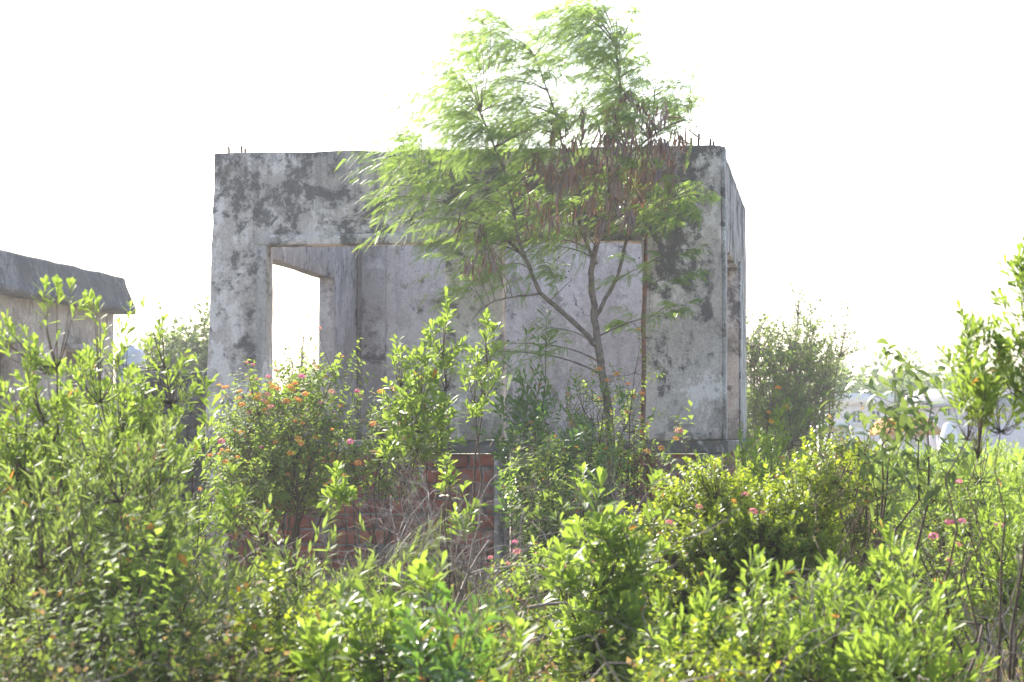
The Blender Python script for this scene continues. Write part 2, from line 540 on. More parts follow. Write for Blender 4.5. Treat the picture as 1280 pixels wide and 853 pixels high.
# ------------------------------------------------------------------ ruined building
YAW = -R(7.85)
Wd, Dp, HT = 4.96, 6.3, 2.81
e1 = np.array([math.cos(YAW), math.sin(YAW)])
e2 = np.array([-math.sin(YAW), math.cos(YAW)])
CR = np.array([263 / F * 22, 22.0])
OR = CR - Wd * e1
FLOOR = 1.5
ruin = empty('ruined_building', (OR[0], OR[1], FLOOR), YAW)
tag(ruin, 'roofless grey concrete shell building with open window and brick base, half hidden by bushes', 'building')


def U(px, v=0.0):
    """local u along the front wall (at depth v) seen at pixel column px"""
    k = (px - 640) / F
    # OR + u*e1 + v*e2 ; X = k*Y
    return (k * (OR[1] + v * e2[1]) - (OR[0] + v * e2[0])) / (e1[0] - k * e1[1])


def wall_grid(a, ub, zb, hole, t0, t1, axis, cell=.16, jit=.006, seed=0):
    """wall in the u-z plane from thickness t0 to t1; hole(u,z) True where open; axis 'u' or 'v'"""
    def sub(br):
        out = []
        for p, q in zip(br[:-1], br[1:]):
            n = max(1, int(round((q - p) / cell)))
            out += [p + (q - p) * i / n for i in range(n)]
        return out + [br[-1]]
    us, zs = sub(ub), sub(zb)
    nu, nz = len(us) - 1, len(zs) - 1
    full = [[not hole((us[i] + us[i + 1]) / 2, (zs[j] + zs[j + 1]) / 2) for j in range(nz)] for i in range(nu)]
    ids, V, Fc = {}, [], []

    def vid(i, j, s):
        if (i, j, s) not in ids:
            t = t1 if s else t0
            u, z = us[i], zs[j]
            p = Vector((u * 2.3 + seed, z * 2.3, t * 4))
            du, dz, dt = (mnoise.noise(p) * jit * 1.5 + mnoise.noise(p * 4) * jit, mnoise.noise(p + Vector((9, 0, 0))) * jit * 1.5 + mnoise.noise(p * 4 + Vector((5, 0, 0))) * jit, mnoise.noise(p + Vector((0, 9, 0))) * jit)
            if axis == 'u':
                V.append((u + du, t + dt, z + dz))
            else:
                V.append((t + dt, u + du, z + dz))
            ids[(i, j, s)] = len(V) - 1
        return ids[(i, j, s)]
    for i in range(nu):
        for j in range(nz):
            if not full[i][j]:
                continue
            Fc.append([vid(i, j, 0), vid(i + 1, j, 0), vid(i + 1, j + 1, 0), vid(i, j + 1, 0)])
            Fc.append([vid(i, j, 1), vid(i, j + 1, 1), vid(i + 1, j + 1, 1), vid(i + 1, j, 1)])
            for (di, dj, p, q) in ((-1, 0, (i, j), (i, j + 1)), (1, 0, (i + 1, j + 1), (i + 1, j)), (0, -1, (i + 1, j), (i, j)), (0, 1, (i, j + 1), (i + 1, j + 1))):
                ii, jj = i + di, j + dj
                if 0 <= ii < nu and 0 <= jj < nz and full[ii][jj]:
                    continue
                Fc.append([vid(*p, 0), vid(*p, 1), vid(*q, 1), vid(*q, 0)][::-1])
    a.add(V, [Fc])


def bevel(o, w=.012, seg=2):
    md = o.modifiers.new('bevel', 'BEVEL')
    md.width = w
    md.segments = seg
    md.limit_method = 'ANGLE'
    md.angle_limit = R(50)
    return o


LINT = 1.90
u_a, u_b = U(333), U(557)
u_c, u_d = U(628), U(803)
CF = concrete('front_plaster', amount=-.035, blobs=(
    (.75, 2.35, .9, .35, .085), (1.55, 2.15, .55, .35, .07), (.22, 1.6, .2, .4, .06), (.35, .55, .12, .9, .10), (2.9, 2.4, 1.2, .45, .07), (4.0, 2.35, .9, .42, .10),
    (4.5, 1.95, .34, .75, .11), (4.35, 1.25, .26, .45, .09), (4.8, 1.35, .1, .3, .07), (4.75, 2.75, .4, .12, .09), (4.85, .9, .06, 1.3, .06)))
CB = concrete('back_plaster', base=(.60, .53, .50), pale=(.68, .62, .58), amount=-.12, blobs=((1.7, 1.2, .75, 1.6, .14), (4.6, 1.35, .4, .3, .16)))  # first blob paints shade on the left part of the wall; second is a stain
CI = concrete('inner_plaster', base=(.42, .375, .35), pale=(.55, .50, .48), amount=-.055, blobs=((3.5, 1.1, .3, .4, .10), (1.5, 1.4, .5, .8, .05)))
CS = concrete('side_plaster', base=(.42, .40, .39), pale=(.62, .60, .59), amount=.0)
a = Acc()
wall_grid(a, [0, u_a, u_b, u_c, u_d, Wd], [0, LINT, HT],
          lambda u, z: z < LINT and (u_a < u < u_b or u_c < u < u_d), 0, .26, 'u', seed=1, cell=.11, jit=.009)
fw = bevel(a.build('front_wall', CF, ruin))
# the pier at the left leans slightly outward at its foot
for v in fw.data.vertices:
    if v.co.x < .5:
        v.co.x -= .085 * (1 - v.co.z / HT) * (1 - max(0, v.co.x) / .5)
# plaster band framing the left opening, 2 cm proud
a = Acc()
for bx in ((u_a - .10, u_a - .003, -.022, .18, 0, LINT - .002), (u_a - .10, u_b + .05, -.024, .18, LINT + .002, LINT + .10)):
    a.box(bx[0], bx[1], bx[2], -.001, bx[4], bx[5])
fr = bevel(a.build('window_surround', concrete('surround_plaster', base=(.50, .45, .41), amount=-.06), ruin), .008)
a = Acc()
a.box(u_c - .02, u_d + .05, -.03, -.001, LINT + .002, LINT + .09)
bevel(a.build('lintel_shadow_band', concrete('lintel_shadow_tone', base=(.25,.23,.21), amount=.05), ruin), .008)  # dark base colour paints a shadow line above the right opening
# left wall (has a window whose far jamb shows through the front opening)
a = Acc()


def PX(u, v):
    q = OR + u * e1 + v * e2
    return 640 + F * q[0] / q[1]


lw_far = min(np.linspace(1, 6, 500), key=lambda v: abs(PX(.18, v) - 417))
lw_near = .8
wall_grid(a, [.263, lw_near, lw_far, Dp - .203], [0, .35, LINT, HT], lambda u, z: lw_near < u < lw_far and .35 < z < LINT, .0, .18, 'v', seed=5)
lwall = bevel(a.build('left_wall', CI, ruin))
# right wall (doorway)
a = Acc()
r0 = min(np.linspace(.3, 6, 500), key=lambda v: abs(PX(Wd, v) - 909.5))
r1 = min(np.linspace(.3, 6, 500), key=lambda v: abs(PX(Wd, v) - 924))
wall_grid(a, [.263, r0, r1, Dp - .203], [0, LINT, HT], lambda u, z: r0 < u < r1 and z < LINT, Wd - .20, Wd, 'v', seed=7)
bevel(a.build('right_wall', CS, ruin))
# thin plaster columns standing proud on the side wall face
for q in ((Wd + .001, Wd + .035, .0, .22, 0.0, HT - .02), (Wd + .001, Wd + .02, r1 + .003, r1 + .3, 0.0, LINT + .1)):
    a = Acc()
    a.box(*q)
    bevel(a.build('pilaster', CS, ruin), .008)
a = Acc()
a.box(Wd - .198, Wd - .004, r1 - .02, r1 - .003, 0.003, LINT - .003)
bevel(a.build('door_jamb', concrete('jamb_plaster', base=(.52, .42, .35), pale=(.6, .52, .46), amount=-.03), ruin), .004)
# back wall and inner pier
a = Acc()
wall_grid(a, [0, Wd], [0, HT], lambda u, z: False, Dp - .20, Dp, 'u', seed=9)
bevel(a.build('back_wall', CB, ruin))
a = Acc()
a.box(U(452, Dp - .3), U(481, Dp - .3), Dp - .33, Dp - .205, 0, HT - .02)
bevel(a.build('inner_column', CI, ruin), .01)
# floor slab
a = Acc()
a.box(-.02, Wd + .05, .04, Dp - .02, -.13, -.004)
bevel(a.build('floor_slab', concrete('slab_concrete', base=(.22, .21, .2), amount=.03), ruin), .012)


def brickwork(a, am, u0, u1, v0, depth, z0, z1, rg, facing='u'):
    ch = .148
    z = z1
    r = 0
    am_front = v0 + .018
    while z - ch > z0:
        zz0 = z - ch + .018
        u = u0 - (0 if r % 2 else .15)
        while u < u1 - .02:
            L = .30 * rg.uniform(.96, 1.04)
            ua, ub = max(u, u0), min(u + L - .020, u1)
            if ub - ua > .05 and rg.uniform() > .015:
                d = rg.normal(0, .004)
                a.box(ua, ub, v0 + d, v0 + .10, zz0 + rg.normal(0, .003), z + rg.normal(0, .003)) if facing == 'u' else \
                    a.box(v0 - .10, v0 + d, ua, ub, zz0, z)
            u += L
        z -= ch
        r += 1
    if facing == 'u':
        am.box(u0 + .004, u1 - .004, am_front, v0 + depth, z0, z1 - .004)
    else:
        am.box(v0 - depth, v0 - .018, u0 + .004, u1 - .004, z0, z1 - .004)


rgb = np.random.default_rng(4)
a, am = Acc(), Acc()
ub0 = U(617)
brickwork(a, am, -.04, ub0, .02, .2, -1.7, -.135, rgb)
bk = bevel(a.build('brick_base', M['brick'], ruin), .006, 1)
am.build('mortar_bed', M['mortar'], bk)
for q in ((U(813), Wd - .26, .03, .2, -1.7, -.135, rgb), (ub0 + .06, U(812), .75, .2, -1.7, -.135, rgb), (.25, Dp, Wd - .01, .2, -1.7, -.135, rgb, 'v')):
    a, am = Acc(), Acc()
    brickwork(a, am, *q)
    bk = bevel(a.build('brick_base', M['brick'], ruin), .006, 1)
    am.build('mortar_bed', M['mortar'], bk)
CFT = concrete('footing_plaster', amount=.0)
for q in ((ub0 + .003, ub0 + .055, .0, .74, -1.7, -.135), (Wd - .257, Wd - .01, .0, .24, -1.7, -.135), (-.06, .16, -.02, .018, -1.7, -.135)):
    a = Acc()
    a.box(*q)
    bevel(a.build('footing_column', CFT, ruin), .01)
# ledge over the brick
a = Acc()
a.box(-.06, ub0 + .06, -.03, .035, -.128, -.05)
bevel(a.build('ledge', concrete('ledge_plaster', base=(.2, .19, .18), amount=.04), ruin), .012)
# rebar stubs
for (px, h, v) in ((285, .075, .1), (301, .08, .1), (305, .06, .14), (845, .07, .1), (859, .05, .12), (874, .12, .09), (889, .07, .11), (893, .05, .14), (865, .09, .16)):
    a = Acc()
    u = U(px, v)
    ln = rgb.normal(0, .06)
    a.tube([(u, v, HT - .05), (u + ln * h * .4, v, HT + h * .6), (u + ln * h, v, HT + h)], [.012] * 3, 6)
    a.build('rebar', M['rust'], ruin)

# ------------------------------------------------------------------ house at far left
far_z = at(155, 347, 34.5)[2]
hx = at(155, 347, 34.5)[0]
house = empty('house', (hx, 34.5, 0), YAW)
tag(house, 'pale plastered house with dark sloping concrete roof edge, behind the left bushes', 'building')
# local: x to the right (outward), y away; face runs toward the camera (-y)
HL = 15.0
eo = .13
zt = far_z
zb = at(172, 385, 34.5)[2]
zl = at(172, 393, 34.5)[2]
CH = concrete('mansard_concrete', base=(.10, .098, .10), pale=(.20, .19, .19), dark=(.035, .035, .04), top=far_z + .2, amount=.03)
a = Acc()
n = 40
V, Fc = [], []
prof = [(-1.6, zt - .05), (-.02, zt), (.015, zt - .03), (eo * .5, (zt + zb) / 2 + .02), (eo, zb + .0), (eo + .02, zb), (eo + .02, zl), (-.12, zl), (-.12, zl + .3), (-1.6, zl + .3)]
for i in range(n + 1):
    y = -HL + HL * i / n
    for (x, z) in prof:
        V.append((x + .02 * mnoise.noise(Vector((x * 3, y * 6, z * 5))) + .012 * mnoise.noise(Vector((x, y * 1.3, z * 2))), y, z + .018 * mnoise.noise(Vector((x + 4, y * 1.5, z)))))
k = len(prof)
for i in range(n):
    for j in range(k):
        Fc.append((i * k + j, i * k + (j + 1) % k, (i + 1) * k + (j + 1) % k, (i + 1) * k + j))
a.add(V, [Fc])
a.add(V[:k], [[list(range(k))]])
# far hipped end
e = [(-1.6, 0, zt - .05), (-.02, 0, zt), (eo + .02, .12, zb), (eo + .02, .12, zl), (-.12, .0, zl), (-1.6, .12, zb), (-1.6, .12, zl), (eo + .02, 0, zb), (eo + .02, 0, zl)]
a.add(e, [[(0, 1, 2, 5), (5, 2, 3, 6)], [(1, 7, 2)], [(7, 8, 3, 2)], [(8, 4, 3)]])
a.build('roof', CH, house)
CW = concrete('house_plaster', base=(.36, .31, .27), pale=(.46, .42, .38), dark=(.14, .12, .11), amount=-.05, top=zl + .5)
a = Acc()
wins = [(-2.2, -1.3), (-5.3, -4.4), (-8.4, -7.5)]
br = [-HL]
for w0, w1 in sorted(wins):
    br += [w0, w1]
br += [-.05]
wz0, wz1 = .9, zl - .62
wall_grid(a, br, [-.1, wz0, wz1, zl + .28], lambda u, z: wz0 < z < wz1 and any(w0 < u < w1 for w0, w1 in wins), -.34, -.14, 'v', cell=.5, seed=11)
a.box(-8.0, -.345, -.26, -.06, -.1, zl + .28)
a.box(-8.0, -.345, -HL, -HL + .2, -.1, zl + .28)
a.build('wall', CW, house)
for w0, w1 in wins:
    a = Acc()
    a.box(-.12, .05, w0 - .12, w1 + .12, wz1 + .01, wz1 + .09)
    h = a.build('window', plain_mat('window_hood_plaster', (.40, .37, .34)), house)
    a = Acc()
    a.box(-.12, .02, w0 - .08, w1 + .08, wz0 - .08, wz0 - .01)
    a.build('sill', plain_mat('window_sill_plaster', (.38, .35, .32)), h)
    a = Acc()
    a.box(-.28, -.26, w0 + .01, w1 - .01, wz0 + .01, wz1 - .01)
    a.build('shutter', plain_mat('brown_shutter', (.25, .18, .14)), h)

# dark stone wall and posts between house and ruin
x0 = at(186, 470, 26)[0]
a = Acc()
rgw = np.random.default_rng(12)
stone = empty('stone_wall', (x0, 26, 0))
tag(stone, 'low wall of rough dark stones between the house and the ruin', 'wall')
zw = at(200, 462, 26)[2]
yy = 0
z = 0
a.box(.03, 1.18, .05, .30, -.1, zw - .12)
while z < zw - .05:
    hh = rgw.uniform(.13, .22)
    x = -.05 - rgw.uniform(0, .1)
    while x < 1.12:
        L = rgw.uniform(.18, .36)
        ctr = (x + L / 2, rgw.uniform(-.03, .02) + .12, z + hh / 2)
        th = rgw.normal(0, .06)
        rot = np.array([[math.cos(th), 0, math.sin(th)], [0, 1, 0], [-math.sin(th), 0, math.cos(th)]])
        a.obox(ctr, (L * .96, .34, hh * .97), rot)
        x += L
    z += hh * .95
o = a.build('stonework', plain_mat('dark_stone', (.11, .11, .12), col2=(.035, .035, .04), scale=6, island=True, bump=.6), stone)
bevel(o, .035, 2)
for (px, py, w, Y, lb) in ((124, 447, 12, 24, 'weathered grey concrete post among leaves below the house corner'),
                           (147, 512, 16, 18, 'shorter thick grey concrete post low in the left bushes')):
    tp = at(px, py, Y)
    a = Acc()
    w2 = w / 2 / F * Y
    a.box(-w2, w2, -w2, w2, -.1, tp[2])
    p = a.build('concrete_post', concrete('post_concrete', base=(.3, .29, .3), amount=0, top=tp[2]), None)
    p.location = (tp[0], Y, 0)
    bevel(p, .012)
    tag(p, lb, 'post')
# whitish-blue drum behind leaves at far left
tp = at(163, 432, 27)
a = Acc()
prof = [(0.02, 0), (.15, .0), (.17, .05), (.17, .12), (.18, .13), (.17, .14), (.17, .3), (.18, .31), (.17, .32), (.17, .42), (.14, .47), (.05, .5), (.05, .53), (.005, .53)]
V = [(r * math.cos(2 * PI * k / 20), r * math.sin(2 * PI * k / 20), z) for r, z in prof for k in range(20)]
Fc = [(i * 20 + k, i * 20 + (k + 1) % 20, (i + 1) * 20 + (k + 1) % 20, (i + 1) * 20 + k) for i in range(len(prof) - 1) for k in range(20)]
a.add(V, [Fc])
ped = Acc()
ped.box(-.2, .2, -.2, .2, -.1, tp[2] - .53)
pd = ped.build('tank_pillar', concrete('pillar_concrete', amount=0), None)
pd.location = (tp[0], 27, 0)
tag(pd, 'concrete pillar carrying the small white water tank at left', 'pillar')
tank = a.build('water_tank', plain_mat('white_plastic', (.62, .66, .72), var=.1, rough=.4, bump=.05), None, smooth=True)
tank.location = (tp[0], 27, tp[2] - .528)
tag(tank, 'small bluish white water tank just below the far end of the house roof', 'tank')

# ------------------------------------------------------------------ feathery tree (leucaena-like)


def feather_leaves(acc, rg, pos, dirs, L, wind=(-.55, 0, -.45), npin=4, nl=15, wl=.0036, ll=.019, pin=.5):
    """bipinnate leaves: paired pinnae, each a comb of narrow leaflets"""
    N = len(pos)
    if N == 0:
        return
    dirs = nrm(dirs)
    wind = np.array(wind)
    L = np.broadcast_to(L, (N,))
    bend = wind[None] * rg.uniform(.35, .9, (N, 1))
    up = np.tile(np.array([0, 0, 1.0]), (N, 1)) + rg.normal(0, .5, (N, 3))
    side = nrm(np.cross(dirs, up))
    s = np.linspace(.3, 1.0, npin)
    P = pos[:, None, :] + L[:, None, None] * (s[None, :, None] * dirs[:, None, :] + (s ** 2)[None, :, None] * bend[:, None, :])
    tan = nrm(dirs[:, None, :] + 2 * s[None, :, None] * bend[:, None, :])
    for sg in (-1, 1):
        d = nrm(tan * .75 + sg * side[:, None, :] * (.95 - .35 * s)[None, :, None] + wind[None, None] * .5 + rg.normal(0, .12, (N, npin, 3)))
        PL = L[:, None] * pin * rg.uniform(.8, 1.15, (N, npin))
        nn = nrm(np.cross(d, tan) * sg + rg.normal(0, .35, (N, npin, 3)))
        ls = nrm(np.cross(d, nn))
        q = (np.arange(nl) + .7) / nl
        q3, q2 = q[None, None, :, None], (q ** 2)[None, None, :, None]
        sag = np.array([-.06, 0, -.30])
        base = P[:, :, None, :] + PL[:, :, None, None] * (q3 * d[:, :, None, :] + q2 * sag)
        dd = nrm(d[:, :, None, :] + 2 * q3 * sag)
        for s2 in (-1, 1):
            ld = nrm(dd * .6 + s2 * ls[:, :, None, :] + rg.normal(0, .08, (N, npin, nl, 3)))
            upn = np.broadcast_to(nn[:, :, None, :], ld.shape)
            lq = np.broadcast_to(ll * (1 - .5 * q ** 3)[None, None, :], ld.shape[:3])
            put_leaves(acc, FLAT, base.reshape(-1, 3), ld.reshape(-1, 3), upn.reshape(-1, 3), lq.ravel(), wl, .0)
    put_leaves(acc, FLAT, pos, dirs + bend * .6, up, L * .95, .0018, 0)


def tree():
    rg = np.random.default_rng(77)
    Yt = 21.2
    b = at(764, 560, Yt)
    gz = ground_z(b[0], Yt)
    root = empty('feathery_tree', (b[0], Yt, gz))
    tag(root, 'tall feathery-leaved tree with hanging brown seed pods in front of the ruin', 'tree')
    O = np.array([b[0], Yt, gz])

    def P(px, py, dy=0.0):
        return np.array(at(px, py, Yt + dy)) - O
    st = Acc()
    nodes = []

    def limb(pts, r0, r1, k=7, keep=True):
        pts = np.array(pts)
        # smooth with Catmull-Rom
        out = []
        n = len(pts)
        for i in range(n - 1):
            p0, p1, p2, p3 = pts[max(i - 1, 0)], pts[i], pts[i + 1], pts[min(i + 2, n - 1)]
            for t in np.linspace(0, 1, 5)[:-1]:
                out.append(.5 * ((2 * p1) + (-p0 + p2) * t + (2 * p0 - 5 * p1 + 4 * p2 - p3) * t * t + (-p0 + 3 * p1 - 3 * p2 + p3) * t ** 3))
        out.append(pts[-1])
        out = np.array(out)
        out[1:-1] += rg.normal(0, .004, (len(out) - 2, 3))
        rr = np.linspace(r0, r1, len(out)) * (1 + rg.normal(0, .04, len(out)))
        st.tube(out, rr, k)
        if keep:
            for p, r in zip(out, rr):
                nodes.append((p, r))
        return out
    g0 = np.array([.03, 0, -.05])
    limb([g0, P(765, 600), P(764, 560), P(758, 500), P(749, 440), P(743, 400), P(741, 370)], .050, .030)
    limb([P(741, 372), P(739, 340, -.05), P(748, 300, -.1), P(757, 265), P(762, 225), P(768, 170), P(775, 110), P(770, 60)], .030, .008)
    limb([P(749, 436), P(730, 415, -.1), P(700, 388, -.15), P(676, 366, -.2), P(662, 335, -.25), P(648, 300, -.3), P(640, 255, -.35), P(625, 200, -.3), P(600, 140, -.3)], .027, .008)
    limb([P(676, 367, -.2), P(640, 372, -.25), P(612, 380, -.3), P(590, 400, -.3)], .012, .004)
    limb([P(742, 400), P(758, 372, .1), P(775, 335, .2), P(785, 290, .25), P(800, 240, .3), P(812, 180, .3), P(818, 120, .3)], .022, .007)
    limb([P(748, 420), P(770, 410, -.1), P(790, 402, -.15), P(815, 396, -.2)], .009, .003)
    limb([P(745, 330), P(728, 290, .1), P(712, 240, .2), P(705, 190, .2), P(690, 130, .2), P(668, 70, .2)], .020, .006)
    limb([P(657, 325, -.25), P(625, 290, -.1), P(590, 255, 0), P(555, 235, .1), P(520, 230, .1)], .016, .005)
    limb([P(762, 225), P(790, 190, -.2), P(830, 160, -.3), P(862, 150, -.3)], .014, .005)
    limb([P(785, 290, .25), P(815, 262, .1), P(845, 245, 0), P(870, 235, 0)], .013, .005)
    nP = np.array([n[0] for n in nodes])
    nR = np.array([n[1] for n in nodes])
    # crown targets sampled inside the outline drawn by the photograph's crown
    poly = [(482, 225), (490, 172), (540, 112), (585, 55), (600, 22), (640, 25), (672, 55), (700, 0), (735, -30), (770, 5), (800, 15), (830, 75), (872, 88), (884, 130), (872, 170), (890, 225), (882, 275), (845, 285), (800, 335), (770, 300), (690, 300),
            (640, 330), (585, 365), (560, 330), (535, 318), (515, 285), (495, 265)]

    def inside(x, y):
        c = False
        for i in range(len(poly)):
            (x1, y1), (x2, y2) = poly[i - 1], poly[i]
            if (y1 > y) != (y2 > y) and x < (x2 - x1) * (y - y1) / (y2 - y1) + x1:
                c = not c
        return c
    tg = [(462, 172, .2), (478, 232, -.2), (490, 250, -.3), (492, 275, -.2), (512, 120, .1), (545, 88, .1), (590, 50, 0), (606, 40, .2), (586, 4, .3), (720, 0, 0), (742, -10, .1), (790, 20, .1), (796, 12, -.1), (868, 90, .2), (880, 120, .1), (868, 160, -.1), (885, 240, -.2),
          (588, 360, -.3), (600, 330, -.3), (545, 310, -.2), (800, 335, -.2), (690, 330, -.3), (715, 350, -.3), (690, 410, -.3), (640, 430, -.5), (610, 440, -.4), (830, 395, -.3), (500, 190, 0), (530, 150, 0)]
    while len(tg) < 250:
        x, y = rg.uniform(440, 890), rg.uniform(-20, 370)
        if inside(x, y):
            if (x > 690 and 150 < y < 330 and rg.uniform() < .62) or (x < 600 and y > 190 and rg.uniform() < .68) or (x > 825 and rg.uniform() < .5):
                continue
            tg.append((x, y, rg.uniform(-.75, .75)))
    lp, ld = [], []
    tips = []
    for (x, y, dy) in tg:
        p = P(x, y, dy)
        w = np.linalg.norm(nP - p, axis=1) + np.where(nP[:, 2] > p[2] - .1, .8, 0)
        i = w.argmin()
        a = nP[i]
        dist = np.linalg.norm(p - a)
        m = a * .5 + p * .5 + np.array([.10 * dist, 0, .12 * dist])
        t = np.linspace(0, 1, 8)[:, None]
        c = (1 - t) ** 2 * a + 2 * t * (1 - t) * m + t * t * p
        st.tube(c, np.linspace(min(nR[i] * .6, .004 + .006 * dist), .002, 8), 4)
        tips.append(c[-1])
        nleaf = min(max(5, int(dist * 9)), 11)
        for q in range(nleaf):
            f = 1 - .8 * (q / nleaf) * min(1, .9 / dist if dist > 0 else 1)
            f = min(f, 1)
            k = f * 7
            k0 = min(int(k), 6)
            pt = c[k0] + (c[k0 + 1] - c[k0]) * (k - k0)
            tn = nrm(c[k0 + 1] - c[k0])
            rd = nrm(rg.normal(size=3) * np.array([1, 1, .5]))
            lp.append(pt)
            ld.append(nrm(tn * .4 + rd * .8 + np.array([-.45, 0, .05])))
    lp, ld = np.array(lp), np.array(ld)
    lf = Acc()
    feather_leaves(lf, rg, lp, ld, rg.uniform(.18, .30, len(lp)))
    st.build('trunk', M['bark'], root)
    lf.build('foliage', M['feather'], root)
    # seed heads at tips
    for tpt in tips[:60]:
        sh = Acc()
        for q in range(rg.integers(1, 4)):
            c = tpt + rg.normal(0, .04, 3) + np.array([0, 0, .05])
            r = rg.uniform(.007, .011)
            v = np.array([(0, 0, 1), (0, 0, -1), (1, 0, 0), (-1, 0, 0), (0, 1, 0), (0, -1, 0)]) * r + c
            sh.add(v, [[(0, 2, 4), (0, 4, 3), (0, 3, 5), (0, 5, 2), (1, 4, 2), (1, 3, 4), (1, 5, 3), (1, 2, 5)]])
            sh.tube([tpt, c], [.0012, .0012], 3)
        sh.build('seed_heads', M['twig'], root)
    # pod bunches
    pods = [(578, 290), (588, 340), (600, 300), (612, 330), (640, 250), (653, 240), (680, 270), (693, 285), (700, 245), (712, 272), (722, 296), (738, 262), (752, 290), (745, 225), (760, 205), (772, 240), (788, 232), (795, 262), (806, 250), (815, 225), (826, 262),
            (835, 195), (842, 215), (800, 190), (785, 178), (770, 165), (745, 170), (730, 150), (718, 185), (705, 200), (690, 175), (812, 165), (828, 150), (850, 180), (760, 140), (780, 130), (802, 142), (670, 205), (660, 290), (700, 160), (742, 200), (758, 180), (775, 190), (820, 185), (790, 210), (730, 215), (715, 225), (770, 150), (795, 160), (812, 200), (688, 222), (836, 236)]
    pods += [(rg.uniform(650, 850), rg.uniform(165, 310)) for _ in range(18)]
    for (x, y) in pods:
        c = P(x, y - 14, rg.uniform(-.75, .1))
        a = Acc()
        k = int(rg.integers(10, 28))
        # pods hang from a short stalk
        ps = c + rg.normal(0, .034, (k, 3)) * np.array([1, 1, .9])
        dr = nrm(rg.normal(0, .26, (k, 3)) + np.array([-.05, 0, -1]))
        tpl = dict(v=np.array([(0, 0, 0), (-.8, .12, 0), (.8, .12, 0), (-1, .55, .2), (1, .55, -.2), (-.8, .9, .3), (.8, .9, 0), (0, 1, .1)]),
                   f=[np.array([(0, 2, 1), (5, 6, 7)]), np.array([(1, 2, 4, 3), (3, 4, 6, 5)])])
        dr = nrm(dr + (rg.normal(0, .5, (k, 3)) * (rg.uniform(size=(k, 1)) < .25)))
        put_leaves(a, tpl, ps, dr, rg.normal(size=(k, 3)), rg.uniform(.11, .21, k), rg.uniform(.006, .011, k), rg.normal(0, .08, k))
        i = np.linalg.norm(nP - c, axis=1).argmin()
        a.tube([nP[i], (nP[i] + c) / 2 + np.array([0, 0, .05]), c], [.004, .003, .003], 4)
        a.build('seed_pods', M['pod'], root)


tree()

# slender rusty-red trunk beside the right jamb
Yp = 21.55
b = at(803, 560, Yp)
gz = ground_z(b[0], Yp)
o = empty('slender_tree', (b[0], Yp, gz))
tag(o, 'slender reddish-brown bare trunk standing against the right pier of the ruin', 'tree')
a = Acc()
pp = [np.array([0.02, 0, -.05])] + [np.array(at(x, y, Yp)) - np.array([b[0], Yp, gz]) for x, y in ((803, 700), (803, 560), (804, 500), (805, 450), (804, 400), (807, 350), (807, 300), (812, 262), (806, 235))]
PPs = []
RR = []
rgp = np.random.default_rng(3)
for i in range(len(pp) - 1):
    for t in np.linspace(0, 1, 6)[:-1]:
        PPs.append(pp[i] * (1 - t) + pp[i + 1] * t)
        RR.append((.030 - .0018 * (i + t)) * (1.12 if abs(t) < .01 else 1) * rgp.uniform(.94, 1.06))
a.tube(PPs, RR, 8)
a.build('trunk', M['redbark'], o)
lf = Acc()
lps, lds = [], []
br = Acc()
for (x, y, dx) in ((808, 360, 50), (806, 420, -30), (809, 330, 55), (810, 300, -50), (812, 285, 40), (808, 400, 45), (812, 265, 60)):
    s = np.array(at(x, y, Yp)) - np.array([b[0], Yp, gz])
    e = s + np.array([dx / F * Yp, -.25, .12])
    br.tube([s, (s + e) / 2 + np.array([0, 0, .05]), e], [.006, .004, .002], 4)
    for q in range(6):
        lps.append(s + (e - s) * (.4 + .12 * q))
        lds.append(np.array([np.sign(dx) * .5 + rgp.normal(0, .4), rgp.normal(0, .5), .2]))
feather_leaves(lf, rgp, np.array(lps), np.array(lds), .17, wind=(.1, 0, -.3))
br.build('branch', M['bark'], o)
lf.build('foliage', M['feather'], o)

# ------------------------------------------------------------------ shrubs
S = shrub
G1 = 'broad-leaved shrubs in the thicket'
# --- far-left tall group
S('leafy_shrub', 'tall bright shrub at the left edge reaching the house roof', 'shrub', 38, 368, 150, 10, 'wedge', 190, 101, G1, limbs=13, blob=.36, scale=.9)
S('leafy_shrub', 'bright shrub below the right end of the house roof, with upright leafy tips', 'shrub', 165, 372, 150, 11, 'wedge', 190, 102, G1, limbs=13, blob=.36, scale=.9)
S('leafy_shrub', 'lower yellow-green shrub between the two tall left ones', 'shrub', 100, 405, 160, 10.5, 'wedge', 130, 103, G1, limbs=10)
S('leafy_shrub', 'leafy shrub hiding the foot of the house wall', 'shrub', 128, 412, 90, 14, 'wedge', 75, 109, G1, limbs=7, low=.4)
S('leafy_shrub', 'thin pale shrub beside the left corner of the ruin', 'shrub', 215, 478, 110, 13, 'wedge', 60, 104, G1, limbs=7)
S('leafy_shrub', 'dense dull-green shrub in the left foreground below the bright tips', 'shrub', 60, 540, 260, 9, 'willow', 190, 105, G1, limbs=12)
S('leafy_shrub', 'wide grey-green shrub in front of the ruin corner', 'shrub', 170, 555, 180, 9.5, 'willow', 160, 106, G1, limbs=12)
S('leafy_shrub', 'narrow-leaved shrub in front of the left end of the brick base', 'shrub', 320, 685, 230, 10.5, 'willow', 130, 107, G1, limbs=11, up=.45)
S('leafy_shrub', 'low willow-leaved shrub over the middle of the brick base', 'shrub', 430, 700, 170, 12, 'willow', 100, 108, G1, limbs=9)
